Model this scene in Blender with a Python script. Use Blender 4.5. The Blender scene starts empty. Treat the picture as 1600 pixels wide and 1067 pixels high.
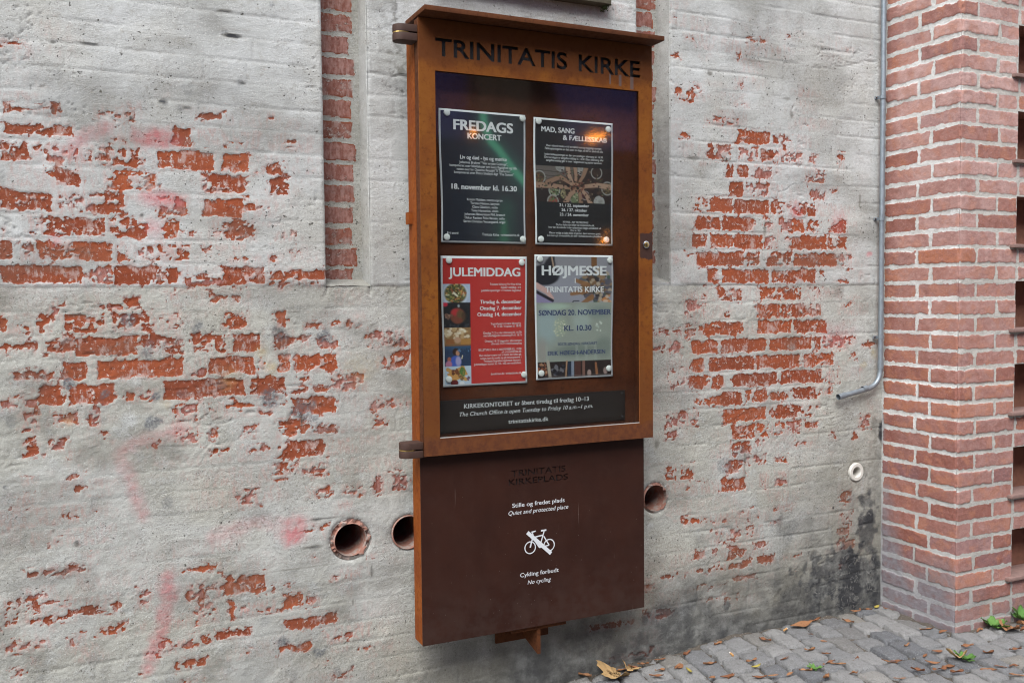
import bpy, bmesh, math, random
import numpy as np
from mathutils import Vector, Matrix
R = math.radians
sc = bpy.context.scene
col = sc.collection
random.seed(7)

# ---------------------------------------------------------------- camera
cd = bpy.data.cameras.new('camera'); cam = bpy.data.objects.new('camera', cd); col.objects.link(cam)
cd.sensor_width = 36; cd.lens = 32.3725; cd.clip_start = .05; cd.clip_end = 400
_r = Vector((0.90563886, -0.4239278, -0.01017231)); _u = Vector((0.02828968, 0.03646556, 0.99893441)); _f = Vector((0.42310512, 0.90496159, -0.04501741))
cam.matrix_world = Matrix(((_r.x, _u.x, -_f.x, 0), (_r.y, _u.y, -_f.y, -2.8384), (_r.z, _u.z, -_f.z, 1.31334), (0, 0, 0, 1)))
sc.camera = cam

# ---------------------------------------------------------------- sky, sun, exposure
EL, AZ = R(52), math.atan2(-.62, -.78)           # overcast: a wide soft sun from front left
w = bpy.data.worlds.new('World'); sc.world = w; w.use_nodes = True
nt = w.node_tree; bg = nt.nodes['Background']
sky = nt.nodes.new('ShaderNodeTexSky'); sky.sky_type = 'NISHITA'; sky.sun_disc = False
sky.sun_elevation = EL; sky.sun_rotation = AZ
hs = nt.nodes.new('ShaderNodeHueSaturation'); hs.inputs['Saturation'].default_value = .22
nt.links.new(sky.outputs[0], hs.inputs['Color']); nt.links.new(hs.outputs[0], bg.inputs[0]); bg.inputs[1].default_value = .15
sd = bpy.data.lights.new('sun', 'SUN'); sd.energy = 1.4; sd.angle = R(40); sd.color = (1, .985, .96)
sun = bpy.data.objects.new('sun', sd); col.objects.link(sun)
sdir = Vector((math.sin(AZ) * math.cos(EL), math.cos(AZ) * math.cos(EL), math.sin(EL)))
sun.rotation_euler = sdir.to_track_quat('Z', 'Y').to_euler(); sun.location = (-3, -4, 6)
sc.view_settings.view_transform = 'Standard'; sc.view_settings.look = 'None'
sc.view_settings.gamma = 1; sc.view_settings.use_curve_mapping = False
sc.view_settings.exposure = 1.52

sc.cycles.filter_width = 1.1; sc.cycles.use_denoising = True; sc.cycles.denoiser = 'OPENIMAGEDENOISE'; sc.cycles.denoising_prefilter = 'ACCURATE'

# ---------------------------------------------------------------- helpers
def s2l(c):
    c = np.asarray(c, float) / 255.
    return np.where(c <= .04045, c / 12.92, ((c + .055) / 1.055) ** 2.4)
def rgb(*c):
    return tuple(s2l(c)) + (1,)

def _h(ix, iy, s):
    n = (ix.astype(np.int64) * 374761393 + iy.astype(np.int64) * 668265263 + s * 1274126177) & 0xffffffff
    n = ((n ^ (n >> 13)) * 1274126177) & 0xffffffff
    n = ((n ^ (n >> 16)) * 2246822519) & 0xffffffff
    return ((n ^ (n >> 15)) & 0xffffff) / float(0xffffff)
def vn(x, y, s=0):
    ix, iy = np.floor(x), np.floor(y); fx, fy = x - ix, y - iy
    fx, fy = fx * fx * (3 - 2 * fx), fy * fy * (3 - 2 * fy)
    a, b, c, d = _h(ix, iy, s), _h(ix + 1, iy, s), _h(ix, iy + 1, s), _h(ix + 1, iy + 1, s)
    return (a * (1 - fx) + b * fx) * (1 - fy) + (c * (1 - fx) + d * fx) * fy
def fbm(x, y, s=0, o=4, g=.5):
    t = 0; a = 1; n = 0
    for i in range(o):
        t = t + a * vn(x * 2 ** i + i * 17.3, y * 2 ** i - i * 9.1, s + i); n += a; a *= g
    return t / n
def sst(a, b, x):
    t = np.clip((x - a) / (b - a), 0, 1); return t * t * (3 - 2 * t)
def uni(n):                                       # spread a noise field evenly over 0..1
    return .5 * (1 + np.tanh(1.35 * (n - n.mean()) / (n.std() * 1.25)))

def mesh_np(name, V, F, smooth=True):
    me = bpy.data.meshes.new(name); V = np.asarray(V, np.float32); F = np.asarray(F, np.int32); k = F.shape[1]
    me.vertices.add(len(V)); me.vertices.foreach_set('co', V.ravel())
    me.loops.add(F.size); me.loops.foreach_set('vertex_index', F.ravel())
    me.polygons.add(len(F)); me.polygons.foreach_set('loop_start', np.arange(0, F.size, k, dtype=np.int32))
    if smooth: me.polygons.foreach_set('use_smooth', np.ones(len(F), bool))
    me.update(calc_edges=True); me.validate()
    return me
def attr(me, name, A):                            # (n,4) float attribute on the points
    a = me.attributes.new(name, 'FLOAT_COLOR', 'POINT')
    a.data.foreach_set('color', np.ascontiguousarray(A, np.float32).ravel())
def link(name, me, mat, parent=None, **tags):
    o = bpy.data.objects.new(name, me); col.objects.link(o)
    if mat is not None:
        me.materials.clear(); me.materials.append(mat)
    if parent is not None: o.parent = parent
    for k, v in tags.items(): o[k] = v
    return o
def empty(name, loc, **tags):
    o = bpy.data.objects.new(name, None); col.objects.link(o); o.location = loc; o.empty_display_size = .1
    for k, v in tags.items(): o[k] = v
    return o
def tag(o, label, cat, group=None):
    o['label'] = label; o['category'] = cat
    if group: o['group'] = group
    return o

class MB:                                         # collects shapes for ONE mesh
    def __init__(s, base=(0, 0, 0)): s.v = []; s.f = []; s.b = base
    def add(s, V, F):
        n = len(s.v); s.v += [(x - s.b[0], y - s.b[1], z - s.b[2]) for x, y, z in V]; s.f += [tuple(i + n for i in f) for f in F]
    def box(s, x0, x1, y0, y1, z0, z1):
        s.add([(x0, y0, z0), (x1, y0, z0), (x1, y1, z0), (x0, y1, z0), (x0, y0, z1), (x1, y0, z1), (x1, y1, z1), (x0, y1, z1)],
              [(0, 3, 2, 1), (4, 5, 6, 7), (0, 1, 5, 4), (1, 2, 6, 5), (2, 3, 7, 6), (3, 0, 4, 7)])
    def lathe(s, prof, c, axis='z', n=24, close=False):   # prof: (radius, height)
        V = []; F = []
        for r, h in prof:
            for i in range(n):
                a = 2 * math.pi * i / n; p, q = r * math.cos(a), r * math.sin(a)
                V.append({'z': (c[0] + p, c[1] + q, c[2] + h), 'y': (c[0] + p, c[1] + h, c[2] + q)}[axis])
        m = len(prof)
        for j in range(m if close else m - 1):
            for i in range(n):
                a, b = j * n + i, j * n + (i + 1) % n; c2, d = ((j + 1) % m) * n + (i + 1) % n, ((j + 1) % m) * n + i
                F.append((a, b, c2, d) if axis == 'z' else (a, d, c2, b))
        s.add(V, F)
    def tube(s, pts, r, n=14, caps=True):
        pts = [Vector(p) for p in pts]; V = []; F = []; up = None
        for i, p in enumerate(pts):
            t = (pts[min(i + 1, len(pts) - 1)] - pts[max(i - 1, 0)]).normalized()
            if up is None: up = t.orthogonal().normalized()
            up = (up - t * up.dot(t)).normalized(); sd_ = t.cross(up)
            rr = r[i] if isinstance(r, (list, tuple)) else r
            for k in range(n):
                a = 2 * math.pi * k / n; V.append(tuple(p + (up * math.cos(a) + sd_ * math.sin(a)) * rr))
        for i in range(len(pts) - 1):
            for k in range(n): F.append((i * n + k, i * n + (k + 1) % n, (i + 1) * n + (k + 1) % n, (i + 1) * n + k))
        if caps: F += [tuple(range(n))[::-1], tuple((len(pts) - 1) * n + k for k in range(n))]
        s.add(V, F)
    def prism(s, pts, y0, y1):                    # outline in x,z pushed from y0 to y1
        n = len(pts)
        s.add([(x, y0, z) for x, z in pts] + [(x, y1, z) for x, z in pts],
              [tuple(range(n)), tuple(range(2 * n - 1, n - 1, -1))] + [(i, i + n, (i + 1) % n + n, (i + 1) % n) for i in range(n)])
    def build(s, name, mat, parent=None, smooth=False, bevel=0, **tags):
        me = bpy.data.meshes.new(name); me.from_pydata(s.v, [], s.f); me.update()
        bm = bmesh.new(); bm.from_mesh(me); bmesh.ops.recalc_face_normals(bm, faces=bm.faces)
        if bevel: bmesh.ops.bevel(bm, geom=[e for e in bm.edges if e.is_manifold and e.calc_face_angle(0) > .5], offset=bevel, segments=2, profile=.6, affect='EDGES')
        bm.to_mesh(me); bm.free()
        if smooth or bevel:
            for p in me.polygons: p.use_smooth = True
            try: me.set_sharp_from_angle(angle=R(38))
            except Exception: pass
        return link(name, me, mat, parent, **tags)

class NT:                                         # node tree shorthand
    def __init__(s, name):
        s.m = bpy.data.materials.new(name); s.m.use_nodes = True; s.t = s.m.node_tree; s.p = s.t.nodes['Principled BSDF']
    def n(s, ty, i=None, **kw):
        nd = s.t.nodes.new('ShaderNode' + ty)
        for k, v in kw.items(): setattr(nd, k, v)
        for k, v in (i or {}).items(): s.put(nd.inputs[k], v)
        return nd
    def put(s, sock, v):
        if isinstance(v, bpy.types.NodeSocket): s.t.links.new(v, sock)
        else: sock.default_value = v
    def math(s, op, a, b=None, c=None, clamp=False):
        i = {0: a}
        if b is not None: i[1] = b
        if c is not None: i[2] = c
        return s.n('Math', i, operation=op, use_clamp=clamp).outputs[0]
    def mix(s, f, a, b, bt='MIX'):
        nd = s.n('Mix', None, data_type='RGBA', blend_type=bt); s.put(nd.inputs[0], f); s.put(nd.inputs[6], a); s.put(nd.inputs[7], b); return nd.outputs[2]
    def step(s, x, a, b, lo=0., hi=1.):
        return s.n('MapRange', {0: x, 1: a, 2: b, 3: lo, 4: hi}, interpolation_type='SMOOTHSTEP').outputs[0]
    def pos(s):
        return s.n('NewGeometry').outputs['Position']
    def obco(s):
        return s.n('TexCoord').outputs['Object']
    def noise(s, sc_, det=4, rough=.55, vec=None, dist=0):
        return s.n('TexNoise', {'Vector': vec if vec is not None else s.obco(), 'Scale': sc_, 'Detail': det, 'Roughness': rough, 'Distortion': dist}).outputs[0]
    def scaled(s, v, xyz):
        return s.n('Mapping', {0: v, 3: xyz}).outputs[0]
    def attr(s, name):
        a = s.n('Attribute', attribute_name=name); q = s.n('SeparateColor', {0: a.outputs['Color']})
        return q.outputs[0], q.outputs[1], q.outputs[2], a.outputs['Alpha'], a.outputs['Color']
    def bump(s, h, st, d):
        return s.n('Bump', {'Height': h, 'Strength': st, 'Distance': d}).outputs[0]
    def out(s, **kw):
        for k, v in kw.items():
            s.put(s.p.inputs[{'color': 'Base Color', 'rough': 'Roughness', 'metal': 'Metallic', 'normal': 'Normal', 'spec': 'Specular IOR Level', 'coat': 'Coat Weight', 'coatr': 'Coat Roughness', 'emis': 'Emission Color', 'emiss': 'Emission Strength', 'sub': 'Subsurface Weight'}[k]], v)
        return s.m
def plain(name, c, rough=.6, metal=0., noise=0., scale=60, bump=0., **kw):
    t = NT(name); cc = c
    if noise:
        f = t.noise(scale, 5); cc = t.mix(f, tuple(x * (1 - noise) for x in c[:3]) + (1,), tuple(min(1, x * (1 + noise)) for x in c[:3]) + (1,))
    t.out(color=cc, rough=rough, metal=metal, **kw)
    if bump: t.out(normal=t.bump(t.noise(scale * 3, 4), bump, .002))
    return t.m

def gz(x):                                        # the paving falls a little to the left
    return -0.057 * np.maximum(0., 2.3 - np.asarray(x, float)) if not np.isscalar(x) else -0.057 * max(0., 2.3 - x)
# ---------------------------------------------------------------- materials of the wall and the pillar
def mat_wall():
    t = NT('old plaster over brick'); E, G, P, T, _ = t.attr('wear'); S, Y, K, B, _ = t.attr('paint'); co = t.obco()
    fine = t.noise(300, 3, .65); gr = t.noise(140, 4, .7); med = t.noise(46, 5, .65); big = t.noise(4.2, 6, .62); cloud = t.noise(13, 6, .65)
    stre = t.noise(34, 5, .65, t.scaled(co, (.45, 1, 2.2))); wide = t.noise(1.7, 4, .6); brush = t.noise(70, 4, .7, t.scaled(co, (1.3, 1, .5)))
    fade = t.step(K, .80, 1.0)
    e = t.math('ADD', E, t.math('MULTIPLY', t.math('SUBTRACT', fine, .5), t.step(fade, 0, 1, .26, .7))); e = t.math('ADD', e, t.math('MULTIPLY', t.math('SUBTRACT', gr, .5), t.step(fade, 0, 1, .20, .6)))
    e = t.math('ADD', e, t.math('MULTIPLY', t.math('SUBTRACT', stre, .5), .24))
    ex = t.step(e, t.step(fade, 0, 1, .462, .42), t.step(fade, 0, 1, .532, .60))
    rgh = t.math('MULTIPLY', t.step(t.math('ADD', t.math('MULTIPLY', wide, .5), t.math('MULTIPLY', cloud, .5)), .42, .58, .25, 1), t.step(T, .3, .9, 1, .6))
    up = t.mix(t.step(big, .32, .68), (.38, .387, .371, 1), (.505, .518, .511, 1)); up = t.mix(t.step(cloud, .54, .74, 0, .5), up, (.40, .392, .37, 1)); up = t.mix(t.step(wide, .5, .68, 0, .5), up, (.475, .462, .41, 1))
    lo = t.mix(t.step(big, .32, .68), (.33, .328, .289, 1), (.452, .454, .413, 1)); lo = t.mix(t.step(cloud, .5, .70, 0, .7), lo, (.50, .52, .515, 1)); lo = t.mix(t.step(wide, .48, .66, 0, .5), lo, (.43, .412, .345, 1))
    pl = t.mix(T, lo, up)
    pl = t.mix(t.math('MULTIPLY', rgh, t.step(fine, .52, .68, 0, .62)), pl, (.20, .19, .165, 1)); pl = t.mix(t.step(fine, .44, .30, 0, .5), pl, (.76, .76, .74, 1))
    pl = t.mix(t.math('MULTIPLY', rgh, t.step(gr, .52, .66, 0, .75)), pl, (.23, .215, .185, 1)); pl = t.mix(t.step(gr, .42, .28, 0, .35), pl, (.64, .645, .635, 1))
    pl = t.mix(t.step(med, .54, .72, 0, .4), pl, (.30, .28, .24, 1)); pl = t.mix(t.step(stre, .60, .74, 0, .45), pl, (.29, .265, .235, 1))
    pl = t.mix(t.math('MULTIPLY', K, t.step(brush, .40, .66, 0, .75)), pl, (.45, .25, .22, 1))
    pl = t.mix(t.step(e, .33, .475, 0, .6), pl, (.42, .225, .19, 1))
    pits = t.math('MULTIPLY', t.noise(95, 2, .5), t.step(t.math('ADD', t.math('MULTIPLY', cloud, .5), t.math('MULTIPLY', wide, .5)), .44, .55, .86, 1.02)); pl = t.mix(t.step(pits, .68, .72, 0, .85), pl, (.075, .07, .06, 1))
    br = t.mix(B, (.195, .043, .018, 1), (.335, .083, .032, 1)); br = t.mix(t.step(med, .38, .75, 0, .5), br, (.21, .052, .030, 1)); br = t.mix(t.step(big, .55, .7, 0, .5), br, (.15, .05, .03, 1))
    br = t.mix(t.step(fine, .56, .70, 0, .6), br, (.11, .032, .018, 1)); br = t.mix(t.step(gr, .42, .30, 0, .4), br, (.40, .15, .08, 1)); br = t.mix(t.step(brush, .55, .70, 0, .55), br, (.45, .27, .225, 1))
    br = t.mix(t.step(t.math('ADD', t.math('MULTIPLY', cloud, .65), t.math('MULTIPLY', brush, .35)), .52, .60, 0, .62), br, t.mix(gr, (.40, .285, .25, 1), (.52, .44, .41, 1))); br = t.mix(t.step(t.noise(70, 5, .7), .60, .63, 0, .8), br, (.50, .475, .45, 1))
    br = t.mix(t.math('MULTIPLY', fade, .85), br, t.mix(t.step(brush, .35, .65), (.225, .075, .058, 1), (.38, .205, .18, 1)))
    c = t.mix(ex, pl, br)
    c = t.mix(t.math('MULTIPLY', P, t.step(med, .25, .7, .3, .85)), c, (.52, .085, .105, 1))
    c = t.mix(t.math('MULTIPLY', Y, t.step(med, .3, .65, .1, .6)), c, (.45, .33, .12, 1))
    c = t.mix(t.math('MULTIPLY', S, t.step(gr, .36, .6, .35, 1)), c, (.115, .125, .14, 1))
    g = t.math('MULTIPLY', G, t.step(cloud, .28, .62, .72, 1.12), clamp=True)
    c = t.mix(g, c, t.mix(t.step(G, .6, .9), t.mix(t.step(big, .4, .6), (.105, .095, .072, 1), (.088, .083, .070, 1)), (.040, .041, .044, 1)))
    rid = t.noise(11, 3, .55, dist=.5); ln = t.step(t.math('ABSOLUTE', t.math('SUBTRACT', rid, .5)), .016, .004)
    c = t.mix(t.math('MULTIPLY', t.math('MULTIPLY', ln, t.step(G, .8, .95)), t.step(gr, .38, .58, 0, .3)), c, (.42, .41, .38, 1))
    hgt = t.math('ADD', t.math('MULTIPLY', fine, .95), t.math('MULTIPLY', gr, .7)); hgt = t.math('MULTIPLY', hgt, t.math('ADD', .35, t.math('MULTIPLY', rgh, .85)))
    hgt = t.math('ADD', hgt, t.math('MULTIPLY', stre, .45)); hgt = t.math('MULTIPLY', hgt, t.step(ex, 0, 1, 1, .55))
    hgt = t.math('SUBTRACT', hgt, t.math('MULTIPLY', ex, 1.5)); hgt = t.math('SUBTRACT', hgt, t.step(pits, .68, .74))
    nb = t.n('Bump', {'Height': hgt, 'Strength': .62, 'Distance': .0036})
    return t.out(color=c, rough=.92, normal=nb.outputs[0], spec=.25)
M_WALL = mat_wall()

PX, PD = 3.042, .37
def mat_pillar():
    t = NT('limewashed red brick'); M, B, L, G, _ = t.attr('wear')
    fine = t.noise(240, 3, .6); med = t.noise(38, 4, .6); big = t.noise(9, 4, .6)
    e = t.math('ADD', M, t.math('MULTIPLY', t.math('SUBTRACT', fine, .5), .9)); e = t.math('ADD', e, t.math('MULTIPLY', t.math('SUBTRACT', med, .5), .9)); m = t.step(e, .38, .58)
    fg = t.noise(130, 4, .7)
    br = t.mix(B, (.19, .068, .052, 1), (.30, .108, .070, 1)); br = t.mix(t.step(B, .78, .86), br, (.36, .125, .058, 1)); br = t.mix(t.step(B, .16, .1), br, (.20, .095, .095, 1)); br = t.mix(t.step(med, .3, .7, 0, .6), br, (.27, .112, .092, 1))
    br = t.mix(t.step(fine, .56, .72, 0, .6), br, (.12, .045, .036, 1)); br = t.mix(t.step(fg, .54, .70, 0, .45), br, (.15, .06, .05, 1))
    br = t.mix(t.math('MULTIPLY', L, t.step(t.math('ADD', t.math('MULTIPLY', big, .6), t.math('MULTIPLY', med, .5)), .40, .68, .3, 1)), br, (.50, .34, .31, 1)); br = t.mix(t.math('MULTIPLY', t.step(t.noise(16, 4, .6), .5, .62), .5), br, (.40, .165, .095, 1)); br = t.mix(t.math('MULTIPLY', L, .40), br, (.43, .27, .245, 1))
    br = t.mix(t.step(fg, .42, .28, 0, .5), br, (.45, .33, .30, 1)); br = t.mix(t.step(fine, .38, .26, 0, .5), br, (.52, .46, .43, 1))
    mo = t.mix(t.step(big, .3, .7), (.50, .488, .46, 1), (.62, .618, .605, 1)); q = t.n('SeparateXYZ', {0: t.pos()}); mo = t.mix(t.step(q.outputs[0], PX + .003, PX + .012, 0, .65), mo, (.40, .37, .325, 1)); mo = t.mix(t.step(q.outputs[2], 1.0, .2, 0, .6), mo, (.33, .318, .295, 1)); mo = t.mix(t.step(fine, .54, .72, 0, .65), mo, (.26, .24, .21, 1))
    mo = t.mix(t.step(med, .48, .7, 0, .5), mo, (.32, .295, .26, 1)); mo = t.mix(t.step(fg, .42, .28, 0, .5), mo, (.66, .65, .63, 1))
    c = t.mix(m, mo, br); c = t.mix(t.math('MULTIPLY', G, t.step(med, .2, .6, .65, 1)), c, t.mix(m, t.mix(med, (.17, .165, .17, 1), (.40, .40, .41, 1)), t.mix(med, (.12, .105, .115, 1), (.27, .255, .275, 1))))
    h = t.math('ADD', t.math('MULTIPLY', fine, .6), t.math('MULTIPLY', fg, .9)); h = t.math('ADD', h, t.math('MULTIPLY', m, .3))
    return t.out(color=c, rough=.88, spec=.3, normal=t.bump(h, .6, .0035))
M_PIL = mat_pillar()

# ---------------------------------------------------------------- the old wall (one finely gridded sheet with its two recesses)
PATCH = '-160,-85,1834,1849,80;-60,-48,1830,1855,40;56,142,1835,1855,50;325,393,1848,1871,85;526,542,1860,1876,50;-172,-4,1773,1808,85;98,145,1804,1816,70;100,261,1768,1783,55;254,304,1767,1823,90;390,438,1764,1776,30;579,610,1793,1807,60;-185,-120,1700,1756,75;-104,4,1724,1746,55;-74,29,1701,1730,30;59,129,1700,1756,60;136,163,1700,1756,75;211,368,1700,1756,95;387,466,1700,1756,85;519,560,1699,1730,60;466,519,1697,1708,20;-84,-53,1661,1679,60;-56,9,1634,1690,85;87,206,1634,1690,70;329,354,1634,1690,30;354,457,1634,1690,85;526,583,1634,1690,75;-189,-61,1567,1623,85;-45,42,1567,1623,35;32,119,1567,1623,80;211,285,1567,1623,50;340,443,1567,1623,90;458,507,1587,1612,85;-191,-184,1493,1520,60;-126,-60,1500,1556,60;-57,67,1500,1556,80;80,181,1500,1556,65;223,265,1500,1556,70;290,311,1502,1524,40;355,477,1500,1556,60;549,588,1503,1522,40;-193,-165,1433,1489,80;-138,-116,1433,1489,50;-101,85,1433,1489,85;95,128,1433,1489,60;142,197,1444,1473,40;204,299,1433,1489,60;325,375,1463,1483,60;390,446,1473,1483,60;408,487,1432,1450,60;517,540,1436,1455,40;583,607,1460,1476,40;-176,-114,2010,2020,40;-195,6,1367,1423,92;27,86,1367,1423,55;86,258,1367,1423,75;276,388,1362,1387,35;384,507,1367,1423,85;520,691,1380,1413,85;519,690,1364,1379,40;531,558,1352,1368,40;41,111,1296,1314,50;-76,-51,1277,1319,40;111,145,1306,1328,60;357,394,1315,1339,60;409,433,1303,1339,60;232,257,1324,1346,30;-199,-181,1233,1289,80;-162,-131,1233,1265,65;-112,-81,1233,1289,60;-42,62,1233,1289,70;83,178,1233,1289,70;220,255,1233,1289,45;381,451,1233,1289,70;536,566,1233,1289,85;630,793,1237,1249,35;-188,-108,1184,1211,60;-90,-12,1181,1212,70;-18,142,1167,1223,97;159,260,1167,1223,60;296,387,1167,1223,75;408,490,1167,1223,90;531,581,1167,1223,60;613,633,1173,1205,50;661,726,1168,1198,50;826,954,1167,1223,45;-172,-46,1103,1133,60;-49,12,1100,1156,92;36,266,1100,1156,97;283,330,1097,1125,45;337,468,1100,1156,93;480,510,1107,1141,60;537,576,1100,1156,90;586,724,1100,1156,85;858,884,1108,1132,50;897,960,1100,1156,85;-112,-55,1033,1089,70;-35,77,1033,1089,85;111,135,1034,1063,60;145,186,1036,1067,50;211,440,1033,1089,95;455,561,1033,1089,85;574,630,1032,1045,50;603,635,1066,1085,60;654,682,1032,1047,60;703,806,1033,1089,50;-205,-115,1029,1059,50;-154,-114,966,1022,55;-82,-17,984,1012,50;15,38,966,1022,50;238,302,966,1022,45;346,558,998,1011,75;477,523,971,999,50;578,714,966,1022,85;822,958,969,1003,40;838,872,915,946,50;47,54,939,953,40;240,304,900,956,40;341,349,914,944,60;430,468,911,944,35;533,631,900,956,60;643,712,904,927,50;-144,-116,900,956,60;-90,-53,909,943,50;-40,-20,891,901,50;172,186,892,914,70;332,389,865,882,70;440,512,860,878,40;532,695,833,889,65;-48,-12,824,843,65;526,565,766,822,60;641,673,771,781,50;-150,-134,825,836,50;573,677,781,806,20;-33,-7,781,808,60;-62,-49,791,808,40;628,692,712,734,30;733,800,701,736,45;834,877,700,756,55;894,947,700,756,45;-183,-139,764,792,45;403,471,700,756,30;11,25,722,739,60;-51,-19,710,725,40;-216,-179,699,714,40;-90,-70,648,660,50;-4,16,594,606,50;-155,-127,560,578,70;-114,-5,558,579,50;-25,-12,531,541,40;-210,-173,493,509,40;-157,-97,496,527,50;-173,-53,481,491,40;130,161,433,489,50;-210,-178,433,489,70;-162,-124,433,489,70;-118,-96,429,458,60;-86,-57,431,445,60;-57,72,434,462,65;50,84,369,397,60;20,33,374,386,50;128,135,367,385,40;-211,-108,362,387,50;-53,-24,356,381,50;-153,-137,321,331,50;-191,-173,287,312,40;244,348,520,534,65;343,361,433,465,30;371,489,433,489,85;505,563,430,454,60;263,310,433,489,35;215,251,364,389,40;280,338,366,422,35;379,393,366,422,75;412,511,368,400,35;542,601,366,422,80;613,645,372,400,35;695,761,434,453,30;632,648,507,529,70;296,321,297,331,60;344,434,304,327,70;543,701,299,334,85;667,684,254,272,30;700,816,244,262,30;143,178,289,302,50;178,274,294,327,50;409,439,246,257,40;524,622,230,257,80;774,820,198,208,40;858,884,193,205,40;223,309,233,263,65;246,297,189,199,40;662,682,177,190,60;649,747,129,139,30;131,141,225,235,50;658,678,609,619,60;610,674,611,621,50;817,838,496,506,70;1980,2009,2330,2340,70;2044,2079,2265,2275,60;1979,2020,2194,2204,80;2517,2537,2323,2336,60;2782,2860,2302,2312,40;2292,2305,2219,2252,70;2330,2426,2288,2298,40;2002,2055,2034,2090,75;2049,2079,2034,2090,70;2067,2115,2083,2103,50;2280,2330,2042,2055,50;2139,2175,1961,1983,80;2175,2286,1964,1995,55;2274,2299,2114,2141,30;2585,2598,2099,2118,70;2612,2626,1987,2007,50;2017,2053,1907,1926,80;2283,2442,1900,1956,90;2457,2479,1911,1940,70;2505,2545,1915,1943,35;2145,2175,1834,1890,70;2181,2249,1834,1890,40;2293,2382,1834,1890,45;2395,2460,1834,1890,85;2466,2599,1834,1890,25;2633,2674,1845,1874,50;2793,2814,1834,1890,30;2231,2262,1767,1823,80;2280,2337,1767,1823,85;2363,2453,1767,1823,55;2453,2493,1794,1807,30;2620,2716,1767,1823,40;2243,2312,1700,1756,85;2325,2434,1700,1756,55;2641,2724,1700,1756,40;2744,2780,1728,1748,40;2078,2151,1634,1690,75;2151,2256,1634,1690,92;2268,2434,1634,1690,97;2447,2520,1634,1690,70;2520,2573,1634,1690,40;2580,2669,1634,1690,70;2090,2200,1567,1623,85;2212,2357,1567,1623,95;2415,2454,1567,1623,40;2480,2553,1567,1623,50;2553,2611,1567,1623,90;2628,2690,1567,1623,60;2752,2837,1567,1623,60;2070,2138,1500,1556,85;2157,2259,1500,1556,92;2268,2402,1500,1556,85;2415,2480,1500,1556,55;2507,2560,1533,1551,50;2547,2725,1500,1556,92;2742,2841,1500,1556,70;2048,2078,1463,1480,70;2090,2312,1433,1489,92;2331,2389,1433,1489,80;2428,2547,1433,1489,75;2561,2782,1433,1489,90;2803,2867,1433,1489,30;2138,2193,1367,1423,85;2208,2435,1367,1423,90;2448,2670,1367,1423,85;2698,2719,1393,1417,60;2789,2839,1373,1386,40;2187,2302,1300,1356,80;2393,2602,1300,1356,75;2643,2705,1300,1356,40;2826,2869,1265,1288,75;2036,2138,1236,1328,30;2222,2256,1238,1264,80;2377,2492,1233,1289,88;2501,2706,1233,1289,80;2039,2087,1167,1223,75;2102,2313,1167,1223,75;2383,2551,1167,1223,95;2565,2734,1167,1223,85;1901,2030,1173,1197,45;1895,1959,1122,1145,30;1970,2018,1100,1156,40;2071,2190,1100,1156,90;2206,2423,1100,1156,92;2442,2655,1100,1156,95;2675,2707,1100,1156,85;2714,2841,1100,1156,40;2929,3018,1108,1124,70;2856,2885,1129,1150,50;2074,2128,1033,1089,92;2148,2364,1033,1089,90;2380,2592,1033,1089,97;2617,2770,1033,1089,85;2863,2893,1058,1084,70;1964,2065,1037,1062,35;2017,2065,966,1022,35;2059,2225,966,1022,75;2262,2480,966,1022,97;2500,2714,966,1022,88;2728,2799,966,1022,25;2908,2930,1002,1014,50;1970,2017,973,1005,30;2089,2206,907,942,60;2206,2307,900,956,85;2323,2430,900,956,60;2443,2543,907,941,60;2560,2683,900,956,85;2694,2757,914,943,40;2222,2423,833,889,92;2443,2659,833,889,70;2680,2694,862,888,50;1958,2089,833,889,30;2262,2367,766,822,85;2384,2523,766,822,60;2523,2598,766,822,45;2625,2688,783,813,75;2758,2787,732,768,65;2881,2910,720,754,80;2917,2976,766,822,45;2262,2352,700,756,75;2371,2417,735,763,30;2578,2660,719,734,30;1958,2005,796,823,50;2473,2537,654,687,80;2225,2314,633,689,75;2313,2417,667,700,20;1951,1999,633,689,60;2019,2074,633,689,75;2208,2326,566,622,90;2398,2431,566,622,30;2477,2531,566,622,35;2032,2144,453,487,80;2150,2237,448,479,50;2263,2353,433,489,35;2301,2392,456,473,30;2478,2558,463,492,20;2451,2498,413,429,40;2832,2876,464,498,60;2811,2869,366,422,40;2168,2206,366,422,40;2250,2307,385,419,50;2327,2366,386,418,30;2392,2425,326,353,40;2804,2862,299,356,45;2237,2314,338,356,50;2046,2064,595,613,50;2101,2119,614,624,40;2170,2216,366,422,50;2243,2317,299,356,70;2372,2421,324,357,40;2816,2877,461,507,60;2809,2878,366,422,55;2801,2863,328,356,60;2794,2887,265,306,50;2818,2880,197,231,40;1920,2130,267,284,70;2078,2130,323,354,60;2163,2189,323,358,50;1858,1889,233,289,60;2150,2304,256,288,60;2304,2359,260,294,60;2379,2459,265,296,75;2506,2600,270,280,40;2270,2373,210,232,50;2026,2229,203,213,60;2223,2283,140,158,70;2110,2223,151,162,35;1613,1814,119,143,60;1857,2001,124,157,55;1718,1887,-2,10,40;1664,1697,2333,2343,80'
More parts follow.
